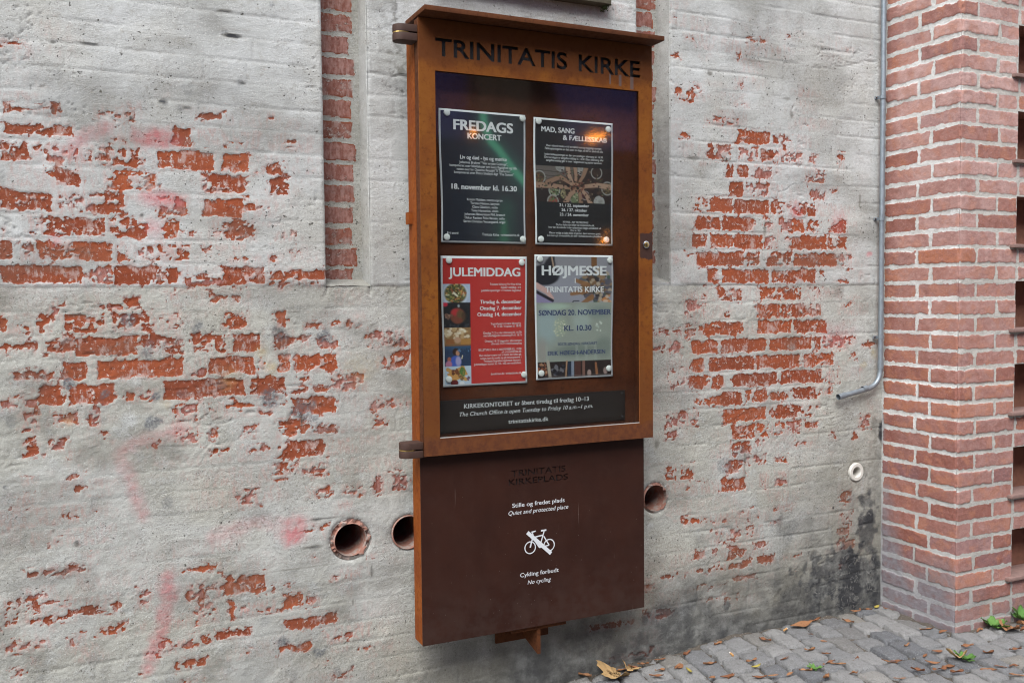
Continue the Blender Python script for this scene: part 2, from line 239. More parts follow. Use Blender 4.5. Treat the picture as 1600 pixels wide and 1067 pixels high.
BLOB = '0,-2,1755,18,20,45;0,14,1769,18,20,45;0,31,1782,18,20,45;0,46,1789,18,20,45;0,61,1796,19,20,45;0,76,1803,19,20,45;0,212,1785,52,26,95;0,-16,1733,39,21,30;0,215,1614,67,21,70;0,199,1529,24,26,50;0,-58,1488,16,18,50;0,254,947,20,21,38;0,238,942,20,21,38;0,221,938,20,21,38;0,204,933,20,21,38;0,188,929,20,21,38;0,172,924,19,21,38;0,155,920,19,21,38;0,138,912,19,21,38;0,121,904,19,21,38;0,103,896,19,21,38;0,86,888,19,21,38;0,92,872,19,21,38;0,99,855,19,21,38;0,105,838,19,21,38;0,111,819,19,21,38;0,116,800,19,21,38;0,122,781,19,21,38;0,127,762,19,21,38;0,133,744,19,21,38;0,138,727,19,21,38;0,144,709,19,21,38;0,578,624,48,24,60;0,574,599,39,30,95;0,336,615,20,22,28;0,352,619,21,22,28;0,367,623,21,22,28;0,383,627,21,22,28;0,399,631,21,22,28;0,415,635,21,22,28;0,431,639,21,22,28;0,447,643,21,22,28;0,463,647,21,22,28;0,484,645,21,22,28;0,505,643,22,22,28;0,526,640,22,22,28;0,208,510,20,21,60;0,207,490,20,21,60;0,207,469,20,21,60;0,206,449,20,21,60;0,202,430,20,21,60;0,198,410,20,21,60;0,194,390,20,21,60;0,189,375,20,21,60;0,184,359,20,21,60;0,179,343,20,21,60;0,174,328,20,21,60;0,169,312,20,21,60;0,164,297,19,21,60;0,156,278,19,21,60;0,149,259,19,21,60;0,210,471,25,45,80;0,2798,1158,86,43,30;0,2573,1653,27,31,50;0,2795,1606,36,43,40;0,2962,1486,15,11,80;1,-37,1093,12,13,90;1,173,1195,17,19,50;1,123,1266,15,16,70;1,308,1244,16,17,70;1,547,1219,23,24,70;1,681,1207,20,20,80;1,165,1170,14,15,60;1,186,1045,11,12,90;1,54,1063,13,15,70;1,516,1023,23,24,80;1,617,978,36,36,70;1,177,967,21,22,80;1,33,1013,27,29,30;1,366,1070,15,15,40;1,-200,819,6,7,95;1,214,738,14,15,50;1,264,1052,14,15,40;1,-183,991,15,18,50;1,-29,648,10,11,70;1,540,267,20,20,80;1,649,216,16,16,90;1,706,140,16,16,50;1,8,309,17,18,30;1,213,732,13,14,40;1,487,344,19,20,30;1,541,2203,9,9,50;1,300,1930,25,26,35;1,277,1876,8,9,50;1,405,2104,9,9,50;1,236,1891,10,10,60;1,446,1961,10,11,50;1,-45,2032,10,11,40;1,-38,1942,16,18,30;1,2307,704,39,31,40;1,2218,675,31,26,50;1,2525,394,68,53,50;2,2904,127,95,59,95;2,2750,125,107,47,90;2,2810,222,93,70,70;2,2719,280,91,58,55;2,2644,359,44,80,50;2,2513,385,36,68,40;2,2999,138,48,96,90;2,3021,254,23,144,50;2,2586,160,59,29,70;2,2485,310,36,90,35;2,2873,48,143,36,60;2,2236,121,19,28,80;2,2183,75,81,55,45;2,1988,84,116,64,40;2,2457,76,203,68,50;2,2690,76,183,46,60;2,2318,9,168,33,60;2,2263,205,82,44,30;2,3044,751,21,50,90;2,3006,776,18,33,60;2,3009,541,38,191,45;2,2847,446,44,111,35;2,2552,391,82,64,35;2,2662,357,85,65,35;2,2859,731,103,88,20;3,488,1166,17,17,60;3,518,1114,17,17,70;3,799,1106,51,49,35;3,214,1021,14,15,50;3,-43,992,16,18,50;3,389,1088,30,31,40;3,2996,1075,15,17,80;3,2937,1028,18,13,50;2,403,2167,21,4,90;2,427,2098,24,5,95;2,48,2033,21,4,90;2,-48,2029,8,4,80;2,229,1891,10,5,80;2,295,1878,9,4,70;2,453,1962,10,5,70;2,-107,1902,3,6,80;2,-54,1847,4,8,60;2,142,1840,4,6,80;2,165,1565,5,4,95;2,-9,1284,26,4,60;2,591,1283,24,3,60;2,608,946,4,22,80;2,313,1291,22,5,50;2,666,637,37,4,80;2,569,949,8,24,30;2,683,637,37,4,80;2,637,551,32,6,70;2,822,449,4,22,80;2,-29,645,8,10,60;2,-85,686,6,6,70;2,584,490,96,3,45;2,695,426,49,3,50;2,758,359,3,8,80;2,2387,2217,91,4,50;2,2151,2150,11,9,70;2,2518,2087,20,4,60;2,2545,2028,11,14,60;2,2909,1706,6,24,60;2,2415,1576,6,31,60;2,2237,1831,31,7,40;2,2085,1833,24,8,50;2,2699,2305,69,5,30;2,2320,656,6,62,50;2,1911,775,9,14,60;2,2775,448,6,7,90;2,2800,190,210,110,84;2,2965,330,60,190,82;2,2640,120,190,60,74;2,2890,140,130,130,96'
PATCH = [tuple(map(int, p.split(','))) for p in PATCH.split(';')]
BLOB = [tuple(map(int, p.split(','))) for p in BLOB.split(';')]
HOLES = [(.755, .559, .066), (.947, .5605, .056), (1.907, .576, .057), (2.901, .585, .038)]
CO = .0667                                         # one brick course
def course(z): return np.round((z + .006) / CO)
def wall_fields(X, Z, recess=0):
    n1 = uni(.42 * fbm(X * 26, Z * 40, 3, 4) + .36 * fbm(X * 80, Z * 100, 9, 3) + .14 * vn(X * 210, Z * 230, 12))
    wob = (fbm(X * 45, Z * 45, 21, 3) - .5) * .012
    F = np.zeros_like(X); B = vn(X * 7, Z * 9, 44); K = np.zeros_like(X); near = np.zeros_like(X)
    if recess:
        jz = (Z - (.0 if recess == 1 else .012)) / .0671 - .2; f = jz - np.floor(jz); row = np.floor(jz)
        lft, rgt = (.700, .8165) if recess == 1 else (1.835, 1.968)
        sd_ = np.minimum(np.minimum(f * .0671 - .006, .0611 - f * .0671), np.minimum(X - lft, rgt - .02 * _h(row, row * 0, 5) - X)) + wob * .8
        F = sst(-.002, .004, sd_) * (.92 + .2 * _h(row, row * 0, 2)); B = _h(row, row * 0, 8)
        K = F * 1.0
    else:
        for i, (a, b, c, d, q) in enumerate(PATCH):
            a, b, c, d, q = a / 1000, b / 1000, c / 1000 + .0022, d / 1000 - .0022, q / 100
            ix = slice(*np.searchsorted(X[0], (a - .04, b + .04))); iz = slice(*np.searchsorted(Z[:, 0], (c - .04, d + .04)))
            x, z = X[iz, ix], Z[iz, ix]
            if not x.size: continue
            wx = slice(*np.searchsorted(X[0], (a - .16, b + .16))); wz = slice(*np.searchsorted(Z[:, 0], (c - .11, d + .11))); XX, ZZ = X[wz, wx], Z[wz, wx]
            near[wz, wx] = np.maximum(near[wz, wx], sst(.15, .02, np.hypot(np.maximum(np.maximum(a - XX, XX - b), 0) * .8, np.maximum(np.maximum(c - ZZ, ZZ - d), 0) * 1.3)))
            s = np.minimum(np.minimum(x - a, b - x), np.minimum(z - c, d - z)) + wob[iz, ix]
            f = sst(-.003, .0045, s) * (q * 1.08 if q > .8 else q); f = np.maximum(f, .045 * sst(-.028, 0, s)); F[iz, ix] = np.maximum(F[iz, ix], f)
            B[iz, ix] = np.where(s > -.002, .35 * B[iz, ix] + .65 * random.random(), B[iz, ix]); K[iz, ix] = np.maximum(K[iz, ix], sst(-.02, .01, s) * (.76 if q > .56 else 1.))
    if not recess:                                                # bricks that show faintly through the thin coat
        rw = np.floor((Z + .006) / CO + .5); fz = abs((Z + .006) / CO - rw) * CO; bxx = (X + _h(rw, rw * 0, 3) * .24) / .236; bk = np.floor(bxx); fx = np.minimum(bxx - bk, bk + 1 - bxx) * .236
        gh = sst(.030, .024, fz + wob) * sst(.004, .010, fx + wob) * (.25 + .75 * _h(bk, rw, 12)) * sst(.40, .60, fbm(X * 8, Z * 12, 97, 3))
        K = np.maximum(K, .70 * near * gh)
    E = np.clip(.5 + (F - n1) * 1.4, 0, 1); E = np.where(F < .02, 0, E)
    G = np.zeros_like(X); P = G.copy(); S = G.copy(); Y = G.copy(); low = fbm(X * 9, Z * 9, 60, 4)
    if not recess:
        for ty, bx, bz, rx, rz, q in BLOB:
            bx, bz, rx, rz, q = bx / 1000, bz / 1000, max(2.6, abs(rx)) / 1000, max(2.6, abs(rz)) / 1000, q / 100; m = 2.4
            ix = slice(*np.searchsorted(X[0], (bx - rx * m, bx + rx * m))); iz = slice(*np.searchsorted(Z[:, 0], (bz - rz * m, bz + rz * m)))
            x, z = X[iz, ix], Z[iz, ix]
            if not x.size: continue
            rr = np.hypot((x - bx) / rx, (z - bz) / rz) + (fbm(x * 40, z * 40, 71, 3) - .5) * (1.6 if ty in (1, 2) else 1.0)
            f = q * (sst(1.25, .75, rr) if ty == 1 else sst(1.6, .55, rr) if ty == 2 else sst(1.7, .2, rr)); A = (P, S, G, Y)[ty]; A[iz, ix] = np.maximum(A[iz, ix], f)
        band = sst(.52, .06, Z + (low - .5) * .3) * sst(.8, 1.4, X) * .52 + sst(.36, .02, Z + (low - .5) * .2) * .30
        G = np.maximum(G, band); G = np.maximum(G, .5 * sst(2.86, 3.03, X + (low - .5) * .1) * sst(1.0, .3, Z))
        G = np.maximum(G, .55 * sst(.84, .95, X) * sst(.99, .93, X) * sst(1.85, 2.05, Z) * sst(.5, .62, fbm(X * 55, Z * 70, 91, 3)))
        G = np.maximum(G, sst(2.05, 2.75, X + (low - .5) * .3) * sst(.80, .15, Z + (low - .5) * .35) * .62); G = np.maximum(G, sst(.13, .02, Z - gz(X) + (low - .5) * .1) * .78 * sst(.4, .9, X))
        rw = np.floor((Z + .006) / CO + .5); bk = np.floor((X + _h(rw, rw * 0, 3) * .24) / .122); G = G + .13 * _h(bk, rw, 6) * sst(.40, .6, fbm(X * 3, Z * 5, 95, 3))
        G = np.maximum(G, .4 * sst(.2, .5, low - .35) * (Z < 1.36)); G = np.maximum(G, .30 * sst(.12, .3, fbm(X * 3, Z * 9, 17, 4) - .42))
    T = sst(1.358, 1.366, Z + (fbm(X * 30, Z * 0, 5, 2) - .5) * .006); T = np.maximum(T, .45 * sst(.45, .62, fbm(X * 4, Z * 5, 31, 3)))
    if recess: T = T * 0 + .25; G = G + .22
    return E, F, B, K, G, P, S, Y, T, low
def wall_height(X, Z, E, T, recess=0):
    h = (fbm(X * 7, Z * 10, 11, 3) - .5) * .005 + (fbm(X * 60, Z * 70, 12, 3) - .5) * .0008
    gr = fbm(X * 130, Z * 130, 13, 2); h += (gr - .5) * .0020 * (1.2 - .75 * T)
    if recess == 0:
        cz = (Z + .006) / CO + .5; f = np.abs(cz - np.round(cz)) * CO; rw = np.floor(cz)
        rel = .40 + .7 * sst(1.9, 2.3, X) + .25 * sst(1.3, 1.5, Z) + .35 * sst(.5, .1, Z)
        jn = sst(.007, .001, f + (fbm(X * 20, Z * 20, 14, 3) - .5) * .007); of = _h(rw, rw * 0, 3) * .24
        bx = (X + of) / .122; fx = np.abs(bx - np.round(bx)) * .122; jv = sst(.006, .001, fx) * (_h(np.round(bx), rw, 4) > .45)
        vis = sst(.42, .62, fbm(X * 4, Z * 13, 15, 3))
        h -= np.maximum(jn, jv * .8) * .0021 * np.minimum(1, rel) * vis * sst(.6, .3, E)
        h += (_h(np.floor(bx), rw, 6) - .5) * .0016 * np.minimum(1, rel)
        h += .003 * sst(1.360, 1.366, Z + (fbm(X * 30, Z * 0, 5, 2) - .5) * .006)
        ck = np.abs(fbm(X * 4, Z * 26, 16, 3) - .5); h -= .003 * sst(.010, .002, ck) * sst(.55, .68, fbm(X * 4, Z * 4, 18, 3))
        h += .003 * sst(.62, .8, fbm(X * 13, Z * 13, 19, 3)) * sst(.4, .1, Z)
    h -= .0022 * sst(.42, .58, E) * (1 if not recess else -.6)
    return h
def grid_faces(ni, nj, keep=None):
    a = np.arange((nj - 1) * ni).reshape(nj - 1, ni)[:, :-1].ravel()
    F = np.stack([a, a + 1, a + 1 + ni, a + ni], 1)
    return F if keep is None else F[keep.ravel()]
REC = [(.692, .832, 1.362, .078), (1.832, 1.973, 1.372, .078)]
def make_wall():
    st = .0042
    xs = np.concatenate([np.arange(-2.2, -.35, .02), np.arange(-.35, 3.052, st)]); zs = np.concatenate([np.arange(-.22, 2.66, st), np.arange(2.66, 3.6, .02)])
    for a, b, c, d in REC:
        for v in (a, b): xs[np.argmin(abs(xs - v))] = v
        zs[np.argmin(abs(zs - c))] = c
    X, Z = np.meshgrid(xs, zs); E, F, B, K, G, P, S, Y, T, low = wall_fields(X, Z)
    H = wall_height(X, Z, E, T)
    for a, b, c, d in REC:                                        # rounded plaster arrises at the recess
        dd = np.where(Z > c - .03, np.minimum(abs(X - a), abs(X - b)), 9); H -= .004 * sst(.010, 0, dd) ** 2
    cx = (X[:-1, :-1] + X[1:, 1:]) / 2; cz = (Z[:-1, :-1] + Z[1:, 1:]) / 2; keep = np.ones_like(cx, bool)
    for a, b, c, d in REC: keep &= ~((cx > a) & (cx < b) & (cz > c))
    Xm, Zm = X.copy(), Z.copy()
    for hx, hz, hr in HOLES:
        rr = np.hypot(X - hx, Z - hz); near = (rr < hr + .004)
        keep &= np.hypot(cx - hx, cz - hz) > hr - .001
        k = np.where(near, (hr + .0005) / np.maximum(rr, 1e-4), 1); k = np.where(rr < hr - .007, 1, k)
        Xm = np.where(near, hx + (X - hx) * k, Xm); Zm = np.where(near, hz + (Z - hz) * k, Zm)
        H -= .004 * sst(hr + .012, hr, rr)
    V = [np.stack([Xm, -H, Zm], -1).reshape(-1, 3)]; FF = [grid_faces(len(xs), len(zs), keep)]
    A1 = [np.stack([E, np.clip(G, 0, 1), P, T], -1).reshape(-1, 4)]; A2 = [np.stack([S, Y, K, B], -1).reshape(-1, 4)]; n = V[0].shape[0]
    def add(Xg, Yg, Zg, E, G, T, K, B, flip=False):
        nonlocal n
        nj, ni = Xg.shape; f = grid_faces(ni, nj); f = f[:, ::-1] if flip else f
        V.append(np.stack([Xg, Yg, Zg], -1).reshape(-1, 3)); FF.append(f + n); o = np.zeros_like(Xg)
        A1.append(np.stack([E + o, G + o, o, T + o], -1).reshape(-1, 4)); A2.append(np.stack([o, o, K + o, B + o], -1).reshape(-1, 4)); n += Xg.size
    for q, (a, b, c, d) in enumerate(REC, 1):
        x2 = np.arange(a - .012, b + .001, .004); z2 = np.arange(c - .01, 3.0, .004); X2, Z2 = np.meshgrid(x2, z2)
        E2, F2, B2, K2, G2, P2, S2, Y2, T2, _ = wall_fields(X2, Z2, q); E2 = E2 * sst(b + .002, b - .008, X2)
        add(X2, d - wall_height(X2, Z2, E2, T2, q), Z2, E2, G2, T2, K2, B2)
        for xx, fl in ((b, False), (a, True)):                    # the two jambs, white plaster
            y2 = np.linspace(-.0025, d + .004, 22); Y2, Z2 = np.meshgrid(y2 if fl is False else y2, z2); wv = (fbm(Z2 * 30, Y2 * 30, 33, 3) - .5) * .004
            wv = wv * sst(.0, .02, Y2)
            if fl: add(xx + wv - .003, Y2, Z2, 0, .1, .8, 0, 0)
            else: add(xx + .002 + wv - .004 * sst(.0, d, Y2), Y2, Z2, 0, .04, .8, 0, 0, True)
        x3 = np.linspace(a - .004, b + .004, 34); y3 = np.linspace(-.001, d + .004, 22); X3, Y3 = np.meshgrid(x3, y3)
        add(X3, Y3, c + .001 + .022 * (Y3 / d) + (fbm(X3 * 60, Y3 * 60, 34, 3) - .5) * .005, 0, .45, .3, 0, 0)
    me = mesh_np('old_wall', np.concatenate(V), np.concatenate(FF)); attr(me, 'wear', np.concatenate(A1)); attr(me, 'paint', np.concatenate(A2))
    o = link('plastered_brick_wall', me, M_WALL)
    return tag(o, 'old brick wall with peeling grey white plaster and two narrow upright recesses', 'wall')
WALL = make_wall()

# ---------------------------------------------------------------- the red brick pillar at the right
PX, PD = 3.042, .37
OPEN = [(.180 + .3325 * k, .372 + .3325 * k) for k in range(0, 9)]
OX0, OX1 = PX + .322, PX + .322 + .24
def pillar_bricks(u, z, face):
    """u: metres from the corner; returns signed distance to the nearest brick edge and an id"""
    k = (z / CO) - .57; row = np.floor(k); f = (k - row) * CO; zz = np.minimum(f - .001, .0545 - f)
    od = (row % 2 == 1); jj = _h(row, row * 0, 77) * .012 - .006
    if face == 0: js = np.where(od, .193, .130) + jj; j2 = np.where(od, 9., 9.)
    else: js = np.where(od, .092, .209) + jj; j2 = None
    if face == 0:
        d = np.minimum(abs(u - js), .368 - u); b = (u > js) * 1.
    else:
        per = .235; t = (u - js) / per; t0 = np.maximum(0, np.floor(t)); fr = (u - js) - t0 * per
        d = np.where(u < js, js - u, np.minimum(fr, per - fr)); b = np.where(u < js, 0, 1 + t0)
        half = (~od) & (u > js) & (t0 == 0); d = np.where(half, np.minimum(d, abs(u - js - .118)), d); b = np.where(half & (u > js + .118), 7, b)
    d = d - .006
    return np.minimum(d, zz), row * 13 + b + 5 * 0, row
def make_pillar():
    V = []; FF = []; A = []; n = 0
    zs = np.concatenate([np.arange(-.06, 2.75, .0034), np.arange(2.75, 3.6, .02)])
    for face in (0, 1):
        us = np.arange(0, PD + .002, .0034) if face == 0 else np.concatenate([np.arange(0, .62, .0034), np.arange(.62, 1.8, .012)])
        if face == 1:
            for v in (OX0 - PX, OX1 - PX): us[np.argmin(abs(us - v))] = v
        U, Z = np.meshgrid(us, zs); s, bid, row = pillar_bricks(U, Z, face)
        s = s + (fbm(U * 55 + face * 9, Z * 70, 81, 4, .7) - .5) * .0125 - .0008 + (vn(bid * 3.7, bid * 0 + 5, 4) - .5) * .0022 - .004 * sst(.55, .8, fbm(U * 22, Z * 22 + face * 5, 82, 2))
        M = sst(-.004, .004, s); B = _h(bid, bid * 0 + face * 0, 5); B = .8 * B + .2 * vn(U * 20, Z * 30, 6)
        # bricks that wrap the corner share their colour
        wrap = (U < np.where(face == 0, .2, .21)); B = np.where(wrap & (bid % 13 == 0), _h(row, row * 0, 99), B)
        L = np.clip(.30 + .55 * sst(.7, 2.2, Z) * (.6 + .8 * _h(bid, bid * 0, 15)) + (.18 if face else 0) - .15, 0, 1)
        L = np.where(_h(bid, bid * 0, 31) > .86, L * .25, L)
        L = L * (.4 + .6 * sst(.32, .28, U)) if face == 0 else L
        low = fbm(U * 9, Z * 9, 83, 4)
        if face == 0: G = sst(.34, .08, Z - .25 * sst(.2, .37, U) + (low - .5) * .25) * .95; G = np.maximum(G, .8 * sst(.345, .37, U) * sst(.9, .8, Z) * sst(.4, .55, low))
        else: G = sst(.2, .0, Z + (low - .5) * .2) * .45
        h = (fbm(U * 14, Z * 14, 84 + face, 3) - .5) * .004 + (fbm(U * 80, Z * 80, 86, 3) - .5) * .0022 + M * .0012 + (_h(bid, bid * 0, 41) - .5) * .0045 * M - .0012
        h = h * sst(0, .012, U); rnd = .0045 * sst(.009, 0, U + (fbm(Z * 40, Z * 0 + face, 88, 3) - .5) * .007) ** 1.5 * (1 + 1.6 * (M < .4))
        rnd = rnd + .003 * sst(.5, .7, fbm(Z * 55, Z * 0, 89, 2)) * sst(.01, 0, U)
        keep = None
        if face == 0: P = np.stack([PX - h + rnd, -PD + U + rnd * .0, Z], -1); fl = True
        else:
            P = np.stack([PX + U, -PD - h + rnd, Z], -1); fl = False
            cu = (U[:-1, :-1] + U[1:, 1:]) / 2; cz = (Z[:-1, :-1] + Z[1:, 1:]) / 2; keep = np.ones_like(cu, bool)
            for k0, k1 in OPEN: keep &= ~((cu > OX0 - PX) & (cu < OX1 - PX) & (cz > k0) & (cz < k1))
        if face == 0:                                              # corner column meets the other face exactly
            P[:, 0, 0] = PX + .003; P[:, 0, 1] = -PD + .003
        else: P[:, 0, 0] = PX + .003; P[:, 0, 1] = -PD + .003
        f = grid_faces(len(us), len(zs), keep); f = f[:, ::-1] if fl else f
        V.append(P.reshape(-1, 3)); FF.append(f + n); A.append(np.stack([M, B, L, np.clip(G, 0, 1)], -1).reshape(-1, 4)); n += U.size
    me = mesh_np('brick_pillar', np.concatenate(V), np.concatenate(FF)); attr(me, 'wear', np.concatenate(A))
    o = link('brick_pillar', me, M_PIL)
    tag(o, 'red brick pillar with pale mortar joints and a column of small sill ledges', 'pillar')
    mb = MB()                                                      # the rest of the block behind the two faces
    mb.box(PX + .01, PX + 1.8, -PD + .13, .3, -.06, 3.6); mb.build('core', plain('brick core', (.30, .13, .09, 1), .9, noise=.35, scale=30), o)
    m_n = plain('niche brick', (.23, .105, .07, 1), .9, noise=.4, scale=35, bump=.5); m_s = plain('sill tile', (.20, .125, .108, 1), .85, noise=.35, scale=50, bump=.6)
    for k0, k1 in OPEN:
        mb = MB(); y0, y1 = -PD + .006, -PD + .128
        mb.box(OX0 - .02, OX0 - .0015, y0, y1, k0 - .01, k1 + .01); mb.box(OX1 + .0015, OX1 + .02, y0, y1, k0 - .01, k1 + .01)
        mb.box(OX0 - .001, OX1 + .001, y0, y1, k1 + .002, k1 + .016); mb.box(OX0 - .001, OX1 + .001, y0, y1, k0 - .016, k0 - .004); mb.box(OX0 - .001, OX1 + .001, y1 - .012, y1 - .001, k0 - .003, k1 + .001)
        mb.build('niche', m_n, o)
        mb = MB(); j = random.uniform(-.008, .008)
        mb.box(OX0 - .034 + j, OX1 + .03, -PD - .017 + random.uniform(-.004, .004), -PD + .10, k0 - .012, k0 + .003)
        mb.build('sill_tile', m_s, o, bevel=.004)
    return o
make_pillar()

# ---------------------------------------------------------------- ground: soil sheet, granite setts
def make_ground():
    t = NT('damp soil'); f = t.noise(60, 5, .65); c = t.mix(f, (.03, .024, .019, 1), (.13, .11, .088, 1)); c = t.mix(t.step(t.noise(230, 3), .62, .72, 0, .8), c, (.36, .34, .31, 1))
    m = t.out(color=c, rough=.95, normal=t.bump(f, .7, .01))
    xs = np.unique(np.concatenate([np.linspace(-40, -1, 14), np.arange(-1, 4.6, .02), np.linspace(4.6, 40, 12)])); ys = np.unique(np.concatenate([np.linspace(-60, -2.8, 14), np.arange(-2.8, .4, .02), np.linspace(.4, 12, 4)]))
    X, Y = np.meshgrid(xs, ys); Z = gz(np.maximum(X, -1.)) - .010 + (fbm(X * 18, Y * 18, 51, 3) - .5) * .014
    dw = np.where(X > PX - .05, np.minimum(np.maximum(-PD - Y, PX - X), 9), -Y); dw = np.where(X > PX, -PD - Y, np.minimum(-Y, np.maximum(PX - X, 0) + np.maximum(0, -PD - Y))); Z = Z + .026 * sst(.045, .008, dw) * (fbm(X * 16, Y * 16, 53, 3) - .15)
    link('ground', mesh_np('ground', np.stack([X, Y, Z], -1).reshape(-1, 3), grid_faces(len(xs), len(ys))), m, kind='structure')
def make_setts():
    t = NT('granite setts'); B, D, _a, _b, _c = t.attr('stone'); fine = t.noise(230, 4, .75); med = t.noise(60, 5, .7); sp = t.noise(150, 3, .6)
    c = t.mix(B, (.145, .150, .160, 1), (.31, .305, .296, 1)); c = t.mix(t.step(D, .82, .92, 0, .6), c, (.29, .262, .215, 1)); c = t.mix(t.step(sp, .5, .72, 0, .5), c, (.36, .36, .365, 1)); c = t.mix(t.step(fine, .53, .70, 0, .75), c, (.05, .054, .062, 1))
    c = t.mix(t.step(fine, .42, .30, 0, .7), c, (.44, .44, .445, 1)); c = t.mix(t.step(med, .48, .72, 0, .5), c, (.115, .108, .098, 1))
    m = t.out(color=c, rough=.72, normal=t.bump(t.math('ADD', fine, med), 1., .008))
    rng = np.random.RandomState(4); V = []; F = []; A = []; n = 0; N = 13
    gu = np.array([-1, -.93, -.78, -.6, -.4, -.2, 0, .2, .4, .6, .78, .93, 1]); UU, VV = np.meshgrid(gu, gu); fc = grid_faces(N, N)
    dx, dy = -.155, -.988; px_, py_ = .988, -.155                      # rows run out from the wall, a little askew
    for i in range(-18, 82):
        s = -.10 * rng.rand() - .02
        cw = .096
        while s < 2.9:
            L = rng.uniform(.082, .150); cx = -.2 + i * cw * 1.012 + dx * (s + L / 2) + .4; cy = -.0 + dy * (s + L / 2)
            s += L
            if cy > .03 or cx < -1.2 or cx > 7.2: continue
            if cx > PX + .02 and cy > -PD + .02: continue
            hw, hl = cw / 2 - .0010 - .0030 * rng.uniform(0, 1.5), L / 2 - .0010 - .0030 * rng.uniform(0, 1.5); a = rng.uniform(-.035, .035)
            sk = rng.uniform(-.2, .2); tp = rng.uniform(-.14, .14)
            u = UU * (1 - .0 * VV); v = VV
            rx = np.sign(u) * np.abs(u) ** .9; ry = np.sign(v) * np.abs(v) ** .9
            cr = 1 - .045 * (np.abs(u) * np.abs(v)) ** 5
            lx = hw * rx * cr * (1 + tp * v); ly = hl * ry * cr + sk * lx
            jit = (fbm(lx * 45 + i * 7.7, ly * 45 + s * 31, 5, 2) - .5) * .018
            ed = np.maximum(np.abs(u), np.abs(v)); lx = lx + jit * (ed > .9); ly = ly + (fbm(lx * 45 + 3, ly * 45 + s * 17, 6, 2) - .5) * .018 * (ed > .9)
            ca, sa = math.cos(a), math.sin(a); lx, ly = lx * ca - ly * sa, lx * sa + ly * ca
            X = cx + px_ * lx + dx * ly; Y = cy + py_ * lx + dy * ly
            h = .0032 * rng.randn() + .004 + .004 * (1 - ed ** 2) + (fbm(X * 45, Y * 45, 8, 4, .65) - .5) * .012 + (rng.uniform(-.06, .06) * lx + rng.uniform(-.06, .06) * ly)
            h = np.where(ed > .99, -.024, np.where(ed > .9, h - .0032, h))
            foot = np.where(X > PX, -PD - Y, np.where(Y > -PD, np.minimum(-Y, PX - X), np.minimum(-Y, np.hypot(np.maximum(PX - X, 0), np.maximum(-PD - Y, 0)) + .02)))
            h = h - .045 * sst(.020, .012, foot + (fbm(X * 50, Y * 50, 71, 2) - .5) * .016)
            V.append(np.stack([X, Y, gz(np.maximum(X, -1.)) + h], -1).reshape(-1, 3)); F.append(fc[:, ::-1] + n); n += N * N
            A.append(np.tile([rng.rand(), rng.rand(), 0, 1], (N * N, 1)))
    me = mesh_np('setts', np.concatenate(V), np.concatenate(F)); attr(me, 'stone', np.concatenate(A))
    link('pavement', me, m, kind='structure')
make_ground(); make_setts()
# ---------------------------------------------------------------- lettering
DG = None
FONT_H = None
def text_geo(s, shear=0):
    c = bpy.data.curves.new('t', 'FONT'); c.body = s; c.shear = shear; c.resolution_u = 4
    o = bpy.data.objects.new('t', c); col.objects.link(o); dg = bpy.context.evaluated_depsgraph_get()
    me = bpy.data.meshes.new_from_object(o.evaluated_get(dg)); v = [tuple(p.co) for p in me.vertices]; f = [tuple(p.vertices) for p in me.polygons]
    bpy.data.objects.remove(o); bpy.data.curves.remove(c); bpy.data.meshes.remove(me)
    return v, f
_v, _f = text_geo('H'); FONT_H = max(p[1] for p in _v)
def put_text(mb, s, x0, x1, zb, cap, y, bold=0, shear=0, warp=None):
    """a line of lettering from x0 to x1, capital height cap, on the plane y; bold = extra stroke width in metres"""
    v, f = text_geo(s, shear)
    if not v: return
    a, b = min(p[0] for p in v), max(p[0] for p in v); sx = (x1 - x0 - bold) / (b - a); sz = (cap - bold * .45) / FONT_H
    hz = bold * .45; offs = [(0, 0)] if not bold else [(0, 0), (bold, 0), (0, hz), (bold, hz), (bold / 2, hz / 2)]
    for k, (ox, oz) in enumerate(offs):
        V = [(x0 + (p[0] - a) * sx + ox, y - k * .00004, zb + p[1] * sz + oz) for p in v]
        if warp: V = [(x, yy + warp(x, z), z) for x, yy, z in V]
        mb.add(V, f)

